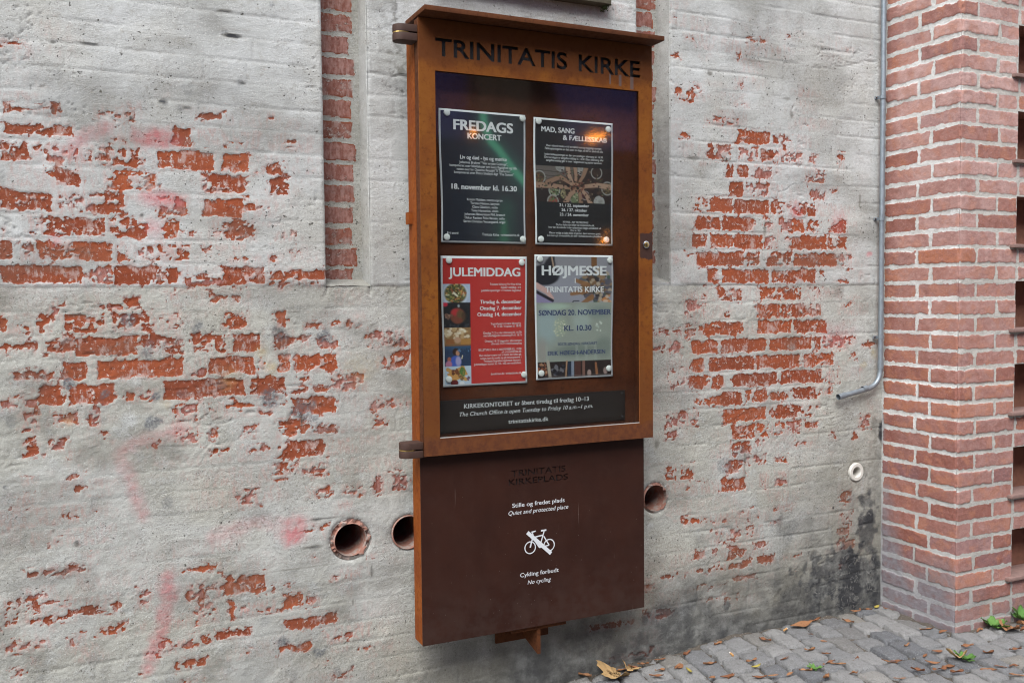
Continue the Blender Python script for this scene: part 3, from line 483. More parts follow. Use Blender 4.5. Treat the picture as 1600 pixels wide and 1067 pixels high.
# ---------------------------------------------------------------- rusty steel notice board
def mat_rust(name, a, b, c, sc_=1., rough=.75, drip=False, patch=None):
    t = NT(name); co = t.obco(); n1 = t.noise(9 * sc_, 5, .6); n2 = t.noise(60 * sc_, 5, .65); n3 = t.noise(260, 3, .6); st = t.noise(26, 4, .6, t.scaled(co, (1, 1, .12)))
    k = t.mix(t.step(n1, .35, .65), a, b); k = t.mix(t.step(n2, .5, .72, 0, .75), k, c); k = t.mix(t.step(st, .55, .75, 0, .45), k, c); k = t.mix(t.step(n3, .62, .75, 0, .5), k, tuple(x * .4 for x in c[:3]) + (1,))
    if patch: k = patch(t, k, n1, n2)
    return t.out(color=k, rough=t.step(n2, .3, .7, rough - .12, rough + .12), spec=.16, normal=t.bump(t.math('ADD', n2, t.math('MULTIPLY', n3, .5)), .16, .0015))
def frame_patch(t, k, n1, n2):
    q = t.n('SeparateXYZ', {0: t.pos()}); x, z = q.outputs[0], q.outputs[2]
    zz = t.math('ADD', z, t.math('MULTIPLY', t.math('SUBTRACT', n1, .5), .10))
    zw = t.math('ADD', z, t.math('MULTIPLY', t.math('SUBTRACT', n1, .5), .9))
    k = t.mix(t.step(zw, 1.22, .98, 0, .6), k, t.mix(n2, (.075, .025, .010, 1), (.125, .042, .013, 1)))       # browner below
    k = t.mix(t.step(zz, .895, .875, 0, .8), k, t.mix(t.step(n2, .3, .7), (.072, .024, .014, 1), (.13, .045, .017, 1)))
    k = t.mix(t.step(zz, 2.02, 2.06, 0, .75), k, t.mix(n1, (.065, .019, .006, 1), (.10, .031, .008, 1)))  # header darkened: shade under the rain cap put into the rust colour
    lk = t.math('MULTIPLY', t.math('MULTIPLY', t.step(x, 1.732, 1.735), t.step(zz, 1.448, 1.454)), t.step(zz, 1.546, 1.540))
    k = t.mix(t.math('MULTIPLY', lk, .95), k, (.040, .021, .018, 1))
    for cx_, hw, z0 in ((1.703, .008, 2.015), (1.657, .0065, 2.022), (1.618, .004, 2.025)):                    # run-off below the letters
        m = t.math('MULTIPLY', t.step(t.math('ABSOLUTE', t.math('SUBTRACT', x, cx_)), hw, hw * .6), t.math('MULTIPLY', t.step(z, z0, z0 + .004), t.step(z, 2.064, 2.058)))
        k = t.mix(t.math('MULTIPLY', m, .7), k, (.10, .085, .085, 1))
    return k
M_FRAME = mat_rust('rusted steel', (.185, .062, .0085, 1), (.14, .041, .007, 1), (.09, .026, .008, 1), patch=frame_patch)
M_SIDE = mat_rust('orange rust', (.245, .066, .009, 1), (.185, .044, .008, 1), (.13, .032, .009, 1))
M_CAP = mat_rust('brown rust', (.078, .026, .010, 1), (.10, .033, .011, 1), (.05, .018, .009, 1))
M_HINGE = plain('dark brown steel', (.046, .020, .013, 1), .72, noise=.25, scale=120)
M_DARK = plain('dark steel and hollows', (.020, .019, .021, 1), .6)
M_BACK = mat_rust('inner rust panel', (.085, .024, .0085, 1), (.055, .015, .006, 1), (.04, .012, .006, 1), rough=.6)
M_BRASS = plain('brass', (.62, .44, .16, 1), .3, 1.); M_CHROME = plain('chromed steel', (.55, .55, .55, 1), .22, 1.)
def mat_lower():
    t = NT('brown satin steel'); n1 = t.noise(6, 4); n3 = t.noise(70, 4, .6); q = t.n('SeparateXYZ', {0: t.pos()})
    k = t.mix(t.step(n1, .3, .7), (.027, .0094, .0062, 1), (.035, .0122, .0078, 1))
    vo = t.n('TexVoronoi', {'Vector': t.obco(), 'Scale': 95.}); dot = t.step(vo.outputs['Distance'], .075, .05)
    cm = t.math('GREATER_THAN', t.n('SeparateColor', {0: vo.outputs['Color']}).outputs[0], t.step(q.outputs[2], .25, .75, .74, .985))
    k = t.mix(t.math('MULTIPLY', t.math('MULTIPLY', dot, cm), .75), k, (.40, .36, .32, 1))
    st = t.noise(16, 5, .65, t.scaled(t.obco(), (1, 1, .1))); k = t.mix(t.step(st, .5, .72, 0, .15), k, (.042, .022, .017, 1)); mo = t.noise(22, 6, .7); k = t.mix(t.step(mo, .54, .74, 0, .22), k, (.05, .022, .013, 1))
    du = t.math('MULTIPLY', t.step(q.outputs[2], .48, .23, 0, .35), t.step(mo, .35, .6)); k = t.mix(du, k, (.050, .032, .026, 1))
    sx = t.noise(60, 3, .5, t.scaled(t.obco(), (1.0, 1, .06))); k = t.mix(t.math('MULTIPLY', t.step(sx, .73, .76), .3), k, (.16, .12, .10, 1))
    return t.out(color=k, rough=t.step(mo, .3, .7, .44, .60), spec=.20, normal=t.bump(mo, .05, .002))
M_LOWER = mat_lower(); M_WHITE = plain('white lettering', (.60, .62, .64, 1), .5)

BX0, BX1, BZ0, BZ1 = .9455, 1.769, .229, 2.150
FX0, FX1, FZ0, FZ1 = .9455, 1.7835, .8335, 2.1685
board = empty('notice_board', (1.36, -.06, .229))
tag(board, 'tall rust brown steel notice board with glazed poster case hung on the old wall', 'notice board')
def bpart(mb, name, mat, parent=board, **k): return mb.build(name, mat, parent, **k)
def rel(p=board): return MB(p.location if p is board else (1.36, -.06, .229))
def keep_world(o): pass
def bp(name, mat, fn, parent=None, **k):                    # a part: geometry given in world metres, origin at the board
    mb = MB(tuple(board.location)); fn(mb); return mb.build(name, mat, parent or board, **k)
bp('side_panel', M_SIDE, lambda m: m.box(BX0, BX0 + .004, -.1285, -.058, BZ0, BZ1))
bp('side_panel', M_SIDE, lambda m: m.box(BX1 - .004, BX1, -.1285, -.058, BZ0, BZ1))
bp('back_panel', M_BACK, lambda m: (m.box(BX0 + .005, BX1 - .005, -.1165, -.112, .845, BZ1 - .003), m.box(BX0 + .005, BX1 - .005, -.064, -.0585, BZ0 + .002, .843)))

def plate_with_letters(name, mat, rect, hole, lines, y, th, parent, off=0.):
    """a steel plate in the x-z plane with letters cut right through it"""
    base = Vector(board.location)
    cu = bpy.data.curves.new(name, 'CURVE'); cu.dimensions = '2D'; cu.fill_mode = 'BOTH'; cu.extrude = th / 2; cu.resolution_u = 5
    def poly(pts):
        sp = cu.splines.new('POLY'); sp.points.add(len(pts) - 1); sp.use_cyclic_u = True
        for q, (a, b) in zip(sp.points, pts): q.co = (a, b, 0, 1)
    x0, x1, z0, z1 = rect; poly([(x0, z0), (x1, z0), (x1, z1), (x0, z1)])
    if hole:
        a, b, c, d = hole; poly([(a, c), (a, d), (b, d), (b, c)])
    for s, lx0, lx1, zb, cap in lines:
        tc = bpy.data.curves.new('t', 'FONT'); tc.body = s; tc.resolution_u = 4; tc.offset = off; to = bpy.data.objects.new('t', tc); col.objects.link(to)
        dg = bpy.context.evaluated_depsgraph_get(); me = bpy.data.meshes.new_from_object(to.evaluated_get(dg)); xs = [v.co.x for v in me.vertices]; a, b = min(xs), max(xs)
        bm = bmesh.new(); bm.from_mesh(me); bmesh.ops.remove_doubles(bm, verts=bm.verts, dist=1e-5); bpy.data.meshes.remove(me)
        seen = set(); edges = [e for e in bm.edges if len(e.link_faces) == 1]; nb = {}
        for e in edges:
            for v in e.verts: nb.setdefault(v.index, []).append(e.other_vert(v).index)
        bm.verts.ensure_lookup_table(); sx, sz = (lx1 - lx0) / (b - a), cap / FONT_H
        for st_ in list(nb):
            if st_ in seen: continue
            loop = [st_]; seen.add(st_); prev = None; cur = st_
            while True:
                nx = [q for q in nb[cur] if q != prev and q not in seen]
                if not nx: break
                prev, cur = cur, nx[0]; loop.append(cur); seen.add(cur)
            if len(loop) > 2: poly([(lx0 + (bm.verts[q].co.x - a) * sx, zb + bm.verts[q].co.y * sz) for q in loop])
        bm.free(); bpy.data.objects.remove(to); bpy.data.curves.remove(tc)
    o = bpy.data.objects.new(name, cu); col.objects.link(o); dg = bpy.context.evaluated_depsgraph_get()
    me = bpy.data.meshes.new_from_object(o.evaluated_get(dg)); bpy.data.objects.remove(o); bpy.data.curves.remove(cu)
    for v in me.vertices: v.co = Vector((v.co.x, y + th / 2 - v.co.z * 1.0, v.co.y)) - base
    me.update(); return link(name, me, mat, parent)

# the door: face plate with the name cut through it, returns, glass
door = plate_with_letters('door', M_FRAME, (FX0, FX1, FZ0, FZ1), (.998, 1.7295, .8865, 2.0135), [('TRINITATIS', 1.0, 1.457, 2.060, .0515), ('KIRKE', 1.499, 1.737, 2.060, .0515)], -.170, .004, board, .022)
def returns(m):
    m.box(FX0 + .0005, FX0 + .0045, -.1655, -.1315, FZ0 + .001, FZ1 - .001); m.box(FX1 - .0045, FX1 - .0005, -.1655, -.1315, FZ0 + .001, FZ1 - .001)
    m.box(FX0 + .005, FX1 - .005, -.1655, -.1315, FZ0 + .001, FZ0 + .005); m.box(FX0 + .005, FX1 - .005, -.1655, -.1315, FZ1 - .005, FZ1 - .001)
bp('door_return', M_CAP, returns, door)
bp('letter_backing', M_DARK, lambda m: m.box(.975, 1.755, -.1560, -.1535, 2.030, 2.150), door)  # black sheet standing in for the dark interior behind the cut letters
def jamb(m):
    m.box(.9845, .9885, -.155, -.119, .875, 2.03); m.box(1.738, 1.742, -.155, -.119, .875, 2.03); m.box(.989, 1.7375, -.155, -.119, .8755, .8795); m.box(.989, 1.7375, -.153, -.119, 2.0205, 2.0245)
bp('case_lining', M_BACK, jamb)
bp('glazing_bead', plain('pale glazing bead', (.42, .40, .38, 1), .45), lambda m: m.box(.9985, 1.729, -.1685, -.1665, .8867, .8892), door)
def mat_glass():
    t = NT('clear glass'); nt_ = t.t; nt_.nodes.remove(t.p); o = nt_.nodes['Material Output']
    tr = t.n('BsdfTransparent', {0: (.93, .95, .94, 1)}); gl = t.n('BsdfGlossy', {'Color': (1, 1, 1, 1), 'Roughness': .05})
    bf = t.n('NewGeometry').outputs['Backfacing']; fr = t.n('Fresnel', {'IOR': 1.5}); k = t.n('Mix', {0: bf}, data_type='FLOAT'); t.put(k.inputs[2], fr.outputs[0]); k.inputs[3].default_value = .04
    ms = t.n('MixShader', {0: k.outputs[0], 1: tr.outputs[0], 2: gl.outputs[0]}); nt_.links.new(ms.outputs[0], o.inputs[0]); return t.m
bp('glass_pane', mat_glass(), lambda m: m.box(.990, 1.7365, -.1648, -.1608, .880, 2.020), door)
bp('rain_cap', M_CAP, lambda m: m.box(.9435, 1.7905, -.236, -.056, 2.1715, 2.1865), bevel=.0015)
def pin(x, y, z, parent):
    bp('pin', M_CHROME, lambda m: m.lathe([(0, z - .002), (.006, z - .002), (.006, z + .034), (0, z + .034)], (x, y, 0), n=12), parent)
for z0 in (2.098, .830):                                     # two knuckle hinges at the left edge
    def plate(m, a, b, x1, r=.027, cx_=.903, cy=-.137):
        n = 28; P = [(cx_ + r * math.cos(t), cy + r * math.sin(t)) for t in np.linspace(math.pi / 2, math.pi * 1.5, n)] + [(x1, cy - r), (x1, cy + r)]
        m.add([(x, y, a) for x, y in P] + [(x, y, b) for x, y in P], [tuple(range(len(P)))[::-1], tuple(len(P) + i for i in range(len(P)))] + [(i, (i + 1) % len(P), (i + 1) % len(P) + len(P), i + len(P)) for i in range(len(P))])
    h = bp('hinge', M_HINGE, lambda m: (plate(m, z0, z0 + .0225, .9452), plate(m, z0 + .0265, z0 + .048, .9452)), bevel=.0015)
    bp('washer', M_BRASS, lambda m: m.lathe([(0, z0 + .0228), (.0262, z0 + .0228), (.0262, z0 + .0262), (0, z0 + .0262)], (.903, -.137, 0), n=32), h)
lk = bp('lock', M_CHROME, lambda m: m.lathe([(0, -.1706), (.0125, -.1706), (.0125, -.1745), (.0095, -.176), (.0088, -.1742), (0, -.1742)], (1.7555, 0, 1.497), 'y', 28), door, smooth=True)
bp('lock_barrel', M_BRASS, lambda m: m.lathe([(0, -.1744), (.0082, -.1744), (.0082, -.1762), (.0072, -.1768), (0, -.1768)], (1.7555, 0, 1.4965), 'y', 24), lk, smooth=True)
bp('keyhole', M_DARK, lambda m: m.box(1.7545, 1.7565, -.1774, -.1766, 1.492, 1.501), lk)
# the lower panel with its two cut lines and white lettering
low = plate_with_letters('lower_panel', M_LOWER, (BX0 - .0005, BX1 + .0005, BZ0 - .001, .8315), None, [('TRINITATIS', 1.258, 1.459, .7375, .0195), ('KIRKEPLADS', 1.248, 1.468, .7090, .0195)], -.1325, .0035, board, .012)
bp('letter_backing', M_DARK, lambda m: m.box(1.2, 1.52, -.1265, -.1245, .69, .78), low)  # dark sheet put where the cut lines open on shade
bp('bottom_edge', M_LOWER, lambda m: m.box(BX0 + .005, BX1 - .005, -.1285, -.065, BZ0, BZ0 + .004))
def words(m):
    y = -.1328
    put_text(m, 'Stille og fredet plads', 1.260, 1.454, .6350, .0135, y, .0003); put_text(m, 'Quiet and protected place', 1.246, 1.468, .6110, .0135, y, 0, .22)
def words2(m):
    y = -.1328
    put_text(m, 'Cykling forbudt', 1.286, 1.4295, .4010, .0135, y, .0003); put_text(m, 'No cycling', 1.313, 1.400, .3735, .0135, y, 0, .22)
bp('lettering', M_WHITE, words, low); bp('lettering', M_WHITE, words2, low)
def bike(m):
    y0, y1 = -.1332, -.1327
    def ring(cx_, cz, r, w_):
        n = 36; V = []; F = []
        for i in range(n):
            a = 2 * math.pi * i / n
            for q in (r - w_, r): V.append((cx_ + q * math.cos(a), y0, cz + q * math.sin(a)))
        for i in range(n): j = (i + 1) % n; F.append((2 * i, 2 * i + 1, 2 * j + 1, 2 * j))
        m.add(V, F)
    k = [0]
    def bar(x0, z0, x1, z1, w_):
        dx_, dz = x1 - x0, z1 - z0; L = math.hypot(dx_, dz); nx, nz = -dz / L * w_ / 2, dx_ / L * w_ / 2; k[0] += 1; y = y0 - .00003 * k[0]
        m.add([(x0 + nx, y, z0 + nz), (x0 - nx, y, z0 - nz), (x1 - nx, y, z1 - nz), (x1 + nx, y, z1 + nz)], [(0, 1, 2, 3)])
    lx, rx, wz, r = 1.3235, 1.394, .4955, .0212
    ring(lx, wz, r, .0036); ring(rx, wz, r, .0036)
    bar(lx, wz, 1.335, .5345, .0048); bar(1.335, .5345, 1.3305, .5480, .0042); bar(1.3285, .5465, 1.3440, .5485, .0042)        # fork, stem, bars
    bar(1.334, .528, 1.372, .532, .0042); bar(1.334, .526, 1.358, .492, .0042); bar(1.358, .492, 1.376, .546, .0042); bar(1.374, .528, rx, wz, .0040); bar(1.358, .492, rx, wz, .0040); bar(1.364, .5475, 1.384, .5475, .0055)
    bar(1.3135, .5475, 1.4010, .4665, .0128)                                                                                      # the stroke through it
bp('no_cycling_pictogram', M_WHITE, bike, low)
# bracket under the board
br_ = bp('bracket', M_CAP, lambda m: m.box(1.251, 1.452, -.0085, .004, .143, .199))
bp('shelf_plate', M_CAP, lambda m: m.box(1.258, 1.462, -.121, -.009, .2135, .2265), br_)
bp('gusset', M_CAP, lambda m: m.add([(1.3535, -.1195, .2130), (1.3535, -.0090, .2130), (1.3535, -.0090, .155), (1.3535, -.1195, .1285), (1.3655, -.1195, .2130), (1.3655, -.0090, .2130), (1.3655, -.0090, .155), (1.3655, -.1195, .1285)],
   [(0, 1, 2, 3), (7, 6, 5, 4), (0, 4, 5, 1), (1, 5, 6, 2), (2, 6, 7, 3), (3, 7, 4, 0)]), br_)
bp('fixing_lug', M_SIDE, lambda m: (m.box(.934, .9452, -.092, -.060, 1.553, 1.590)), board)

# opening hours plate inside the case
def hours():
    o = empty('opening_hours_plate', (1.35, -.120, .895)); tag(o, 'dark plastic plate with white opening hours lettering along the bottom of the glazed case', 'sign')
    b = tuple(o.location)
    m = MB(b); m.box(.999, 1.7005, -.1215, -.1175, .895, .9975); m.build('plate', plain('dark acrylic', (.020, .015, .014, 1), .28), o, bevel=.0006)
    m = MB(b); put_text(m, 'KIRKEKONTORET er åbent tirsdag til fredag 10–13', 1.099, 1.556, .9690, .0140, -.1218, .0003); put_text(m, 'The Church Office is open Tuesday to Friday 10 a.m.–1 p.m.', 1.083, 1.571, .9445, .0130, -.1218, 0, .22); m.build('lettering', M_WHITE, o); m = MB(b); put_text(m, 'trinitatiskirke.dk', 1.254, 1.401, .9105, .0130, -.1218, .0003)
    m.build('lettering', M_WHITE, o)
    for z in (.905, .987):
        m = MB(b); m.lathe([(0, -.1219), (.0042, -.1219), (.0036, -.1232), (0, -.1232)], (1.690, 0, z), 'y', 14); m.build('screw', M_DARK, o, smooth=True)
hours()
# ---------------------------------------------------------------- the four posters
class Art:                                        # a printed sheet, painted in millimetres from its top left corner
    def __init__(s, W_, H_, c, st=1.75):
        s.W, s.H = W_, H_; s.nx, s.nz = int(W_ / st) + 1, int(H_ / st) + 1
        s.x, s.y = np.meshgrid(np.linspace(0, W_, s.nx), np.linspace(0, H_, s.nz)); s.a = np.tile(np.array(c, float), (s.nz, s.nx, 1))
    def put(s, m, c): m = np.clip(m, 0, 1)[..., None]; s.a = s.a * (1 - m) + np.array(c, float) * m
    def rect(s, x0, x1, y0, y1, c, al=1.): s.put(al * ((s.x >= x0) & (s.x <= x1) & (s.y >= y0) & (s.y <= y1)), c)
    def oval(s, cx, cy, rx, ry, c, al=1., soft=.15, clip=None):
        d = np.hypot((s.x - cx) / rx, (s.y - cy) / ry); m = al * sst(1 + soft, 1 - soft, d)
        if clip: m = m * ((s.x >= clip[0]) & (s.x <= clip[1]) & (s.y >= clip[2]) & (s.y <= clip[3]))
        s.put(m, c)
    def line(s, pts, w0, w1, c, al=1., soft=.25, clip=None):
        best = np.zeros_like(s.x); n = len(pts) - 1
        for i, ((ax, ay), (bx, by)) in enumerate(zip(pts, pts[1:])):
            t = np.clip(((s.x - ax) * (bx - ax) + (s.y - ay) * (by - ay)) / ((bx - ax) ** 2 + (by - ay) ** 2), 0, 1); d = np.hypot(s.x - ax - t * (bx - ax), s.y - ay - t * (by - ay))
            w = w0 + (w1 - w0) * (i + t) / n; best = np.maximum(best, sst(w * (1 + soft), w * (1 - soft), d))
        best = best * al
        if clip: best = best * ((s.x >= clip[0]) & (s.x <= clip[1]) & (s.y >= clip[2]) & (s.y <= clip[3]))
        s.put(best, c)
    def bits(s, cx, cy, rx, ry, cols, n, r, seed, clip=None):
        g = random.Random(seed)
        for _ in range(n):
            a = g.random() * 6.283; q = g.random() ** .5; s.oval(cx + rx * q * math.cos(a), cy + ry * q * math.sin(a), r * g.uniform(.6, 1.5), r * g.uniform(.5, 1.2), g.choice(cols), .9, .3, clip)
def art1():
    a = Art(285, 408, (36, 43, 52)); a.put(sst(.75, .2, a.x / 285) * .7, (22, 29, 42)); a.put(sst(.25, .0, a.y / 408) * .6 * sst(.8, .2, a.x / 285), (24, 32, 62)); a.put(sst(.6, .25, abs(a.y / 408 - .35)) * .3 * sst(.2, .7, a.x / 285), (52, 58, 60))
    p = [(143, -12), (146, 24), (156, 56), (170, 86), (198, 112), (219, 138), (250, 174), (290, 214)]
    a.line(p, 26, 34, (52, 104, 92), .5, .9); a.line(p, 13, 13, (80, 156, 124), .8, .85); a.line([(222, 300), (214, 340), (212, 420)], 30, 40, (48, 92, 76), .5, .9); a.line([(214, 345), (212, 420)], 10, 16, (62, 128, 92), .5, .9)
    return a
def art2():
    a = Art(285, 408, (33, 35, 37)); y0, y1 = 151, 270; cl = (0, 285, y0, y1)
    a.rect(0, 285, y0, y1, (52, 42, 40)); a.rect(0, 140, y0, 200, (118, 110, 104)); a.put(((a.y > y0) & (a.y < y1)) * sst(200, 60, a.x) * sst(215, 190, a.y) * .5, (140, 132, 126))
    for yy in (166, 181): a.line([(0, yy), (115, yy + 6)], 1, 1, (70, 62, 58), 1, .4, cl)
    a.bits(150, 222, 120, 40, [(70, 56, 48), (44, 38, 40), (88, 64, 52), (38, 34, 30)], 60, 8, 3, cl)
    for cx, cy, r, f in ((14, 190, 22, 0), (90, 152, 17, 1), (172, 160, 20, 1), (228, 166, 22, 2), (270, 218, 24, 0), (68, 232, 22, 3), (150, 258, 25, 3), (238, 266, 22, 1), (62, 268, 22, 4), (185, 245, 16, 5)):
        a.oval(cx, cy, r, r, (196, 198, 196), 1, .08, cl); a.oval(cx, cy, r * .82, r * .82, ((96, 82, 62), (206, 208, 206), (60, 46, 40), (132, 150, 110), (150, 130, 110), (110, 44, 56))[f], 1, .1, cl); a.bits(cx, cy, r * .7, r * .7, [((120, 70, 50), (160, 140, 90), (60, 70, 50)), ((190, 190, 186), (170, 172, 168)), ((60, 46, 40), (70, 54, 46)), ((180, 190, 140), (92, 118, 78), (214, 210, 180)), ((190, 80, 70), (120, 140, 90)), ((150, 40, 60), (80, 30, 50))][f], 26, 3.2, int(cx), cl)
    sk = [(202, 162, 136), (186, 146, 120), (214, 176, 150)]
    for i, (p, w0, w1) in enumerate((([(0, 216), (60, 217), (122, 221)], 10, 6), ([(42, 206), (90, 186), (134, 208)], 8, 6), ([(118, 148), (124, 180), (136, 206)], 9, 6), ([(146, 148), (150, 180), (148, 208)], 7, 5), ([(190, 148), (178, 178), (160, 205)], 8, 5), ([(285, 214), (230, 208), (186, 214)], 10, 6), ([(110, 272), (126, 244), (152, 226)], 10, 6), ([(168, 275), (166, 250), (160, 226)], 8, 5), ([(205, 272), (190, 246), (170, 224)], 9, 5))):
        a.line(p, w0 + 1.6, w1 + 1.6, (70, 46, 38), .6, .3, cl); a.line(p, w0, w1, sk[i % 3], 1, .2, cl); a.oval(p[-1][0], p[-1][1], 9, 6.5, sk[(i + 1) % 3], 1, .25, cl)
    a.bits(150, 215, 34, 18, [(214, 176, 150), (120, 76, 58), (46, 36, 34), (182, 132, 104), (150, 60, 50)], 60, 3.2, 8, cl); a.bits(100, 240, 12, 16, [(196, 186, 140), (150, 140, 100)], 20, 4, 9, cl)
    a.oval(120, 214, 6, 5, (30, 28, 30), 1, .2, cl); a.oval(156, 221, 5, 6, (34, 34, 36), 1, .2, cl)
    a.bits(143, 212, 135, 56, [(40, 32, 30), (92, 70, 56), (150, 136, 116), (84, 96, 64), (60, 44, 40), (120, 60, 52)], 150, 3.0, 77, cl); a.put(((a.y > y0) & (a.y < y1)) * .28, (30, 26, 26))
    a.rect(0, 285, 0, y0 - .5, (33, 35, 37)); a.rect(0, 285, y1 + .5, 500, (33, 35, 37)); a.put(sst(40, 120, a.x) * sst(130, 20, a.y) * .25, (30, 34, 52)); return a
def art3():
    a = Art(285, 405, (186, 48, 44)); w = 92; a.put(sst(0, 405, a.y) * .25, (190, 62, 58))
    def win(y0, y1, c): a.rect(0, w, y0, y1, c); return (0, w, y0, y1)
    c = win(82, 142, (176, 188, 212)); a.oval(42, 114, 44, 40, (196, 206, 222), 1, .06, c); a.oval(42, 112, 37, 32, (96, 92, 62), 1, .12, c); a.bits(42, 112, 35, 30, [(150, 140, 80), (84, 98, 52), (196, 150, 84), (70, 48, 36), (206, 200, 170), (166, 92, 60), (60, 70, 40)], 170, 3.2, 21, c); a.line([(36, 110), (48, 120)], 3.5, 3, (226, 222, 200), 1, .3, c)
    c = win(142, 222, (34, 36, 40)); a.oval(6, 146, 9, 8, (206, 44, 70), 1, .3, c); a.oval(48, 184, 26, 26, (120, 66, 52), 1, .15, c); a.oval(40, 172, 14, 11, (190, 52, 58), .85, .5, c); a.oval(56, 178, 12, 12, (96, 84, 56), .8, .4, c); a.oval(70, 186, 9, 15, (66, 54, 42), .7, .4, c); a.oval(52, 152, 4, 5, (170, 174, 176), .9, .3, c); a.bits(14, 186, 14, 6, [(166, 130, 112), (120, 88, 74)], 8, 5, 22, c); a.bits(44, 215, 44, 6, [(22, 26, 34), (60, 62, 70)], 20, 5, 23, c)
    c = win(222, 282, (146, 112, 76)); a.bits(45, 240, 46, 18, [(206, 184, 148), (226, 210, 184), (190, 158, 116), (236, 226, 206)], 34, 6, 24, c); a.rect(6, 36, 258, 275, (150, 96, 56)); a.rect(58, 92, 258, 278, (176, 128, 70)); a.oval(46, 262, 12, 10, (190, 150, 122), 1, .3, c); a.rect(0, 92, 276, 282, (120, 88, 62), .7)
    c = win(282, 346, (42, 62, 92)); a.put(((a.x < w) & (a.y > 282) & (a.y < 346)) * sst(300, 284, a.y) * .6, (62, 100, 136)); a.oval(40, 300, 12, 12, (54, 36, 30), 1, .15, c); a.oval(46, 304, 7, 9, (190, 140, 112), 1, .2, c); a.oval(38, 334, 20, 22, (70, 96, 186), 1, .15, c); a.oval(48, 330, 10, 16, (176, 166, 204), .9, .3, c); a.line([(60, 322), (63, 312)], 1.6, 1.2, (240, 226, 190), 1, .3, c); a.oval(16, 324, 7, 8, (166, 100, 84), 1, .2, c); a.oval(14, 340, 12, 12, (184, 120, 150), 1, .2, c); a.bits(70, 296, 24, 8, [(96, 130, 166), (40, 60, 84)], 14, 3, 25, c)
    c = win(346, 405, (186, 204, 222)); a.line([(10, 356), (74, 390)], 6, 6, (206, 156, 92), 1, .1, c); a.put(((abs((a.x - 44) * .9 + (a.y - 372) * -.42) < 32) & (abs((a.x - 44) * .42 + (a.y - 372) * .9) < 17) & (a.x < w) & (a.y > 347)) * 1., (204, 152, 88)); a.bits(38, 366, 14, 9, [(92, 54, 36), (120, 70, 44)], 24, 3.4, 26, c); a.bits(62, 366, 10, 14, [(70, 110, 56), (90, 130, 70), (110, 120, 60)], 34, 3.2, 27, c); a.bits(56, 384, 10, 8, [(150, 110, 70), (110, 90, 60)], 14, 3, 28, c); a.oval(34, 400, 13, 10, (104, 36, 38), 1, .1, c); a.oval(60, 404, 9, 8, (226, 228, 230), 1, .1, c); a.bits(84, 388, 6, 8, [(150, 40, 70), (90, 60, 80)], 9, 2.4, 29, c)
    a.rect(w + .1, 285, 80, 405, (0, 0, 0), 0); return a
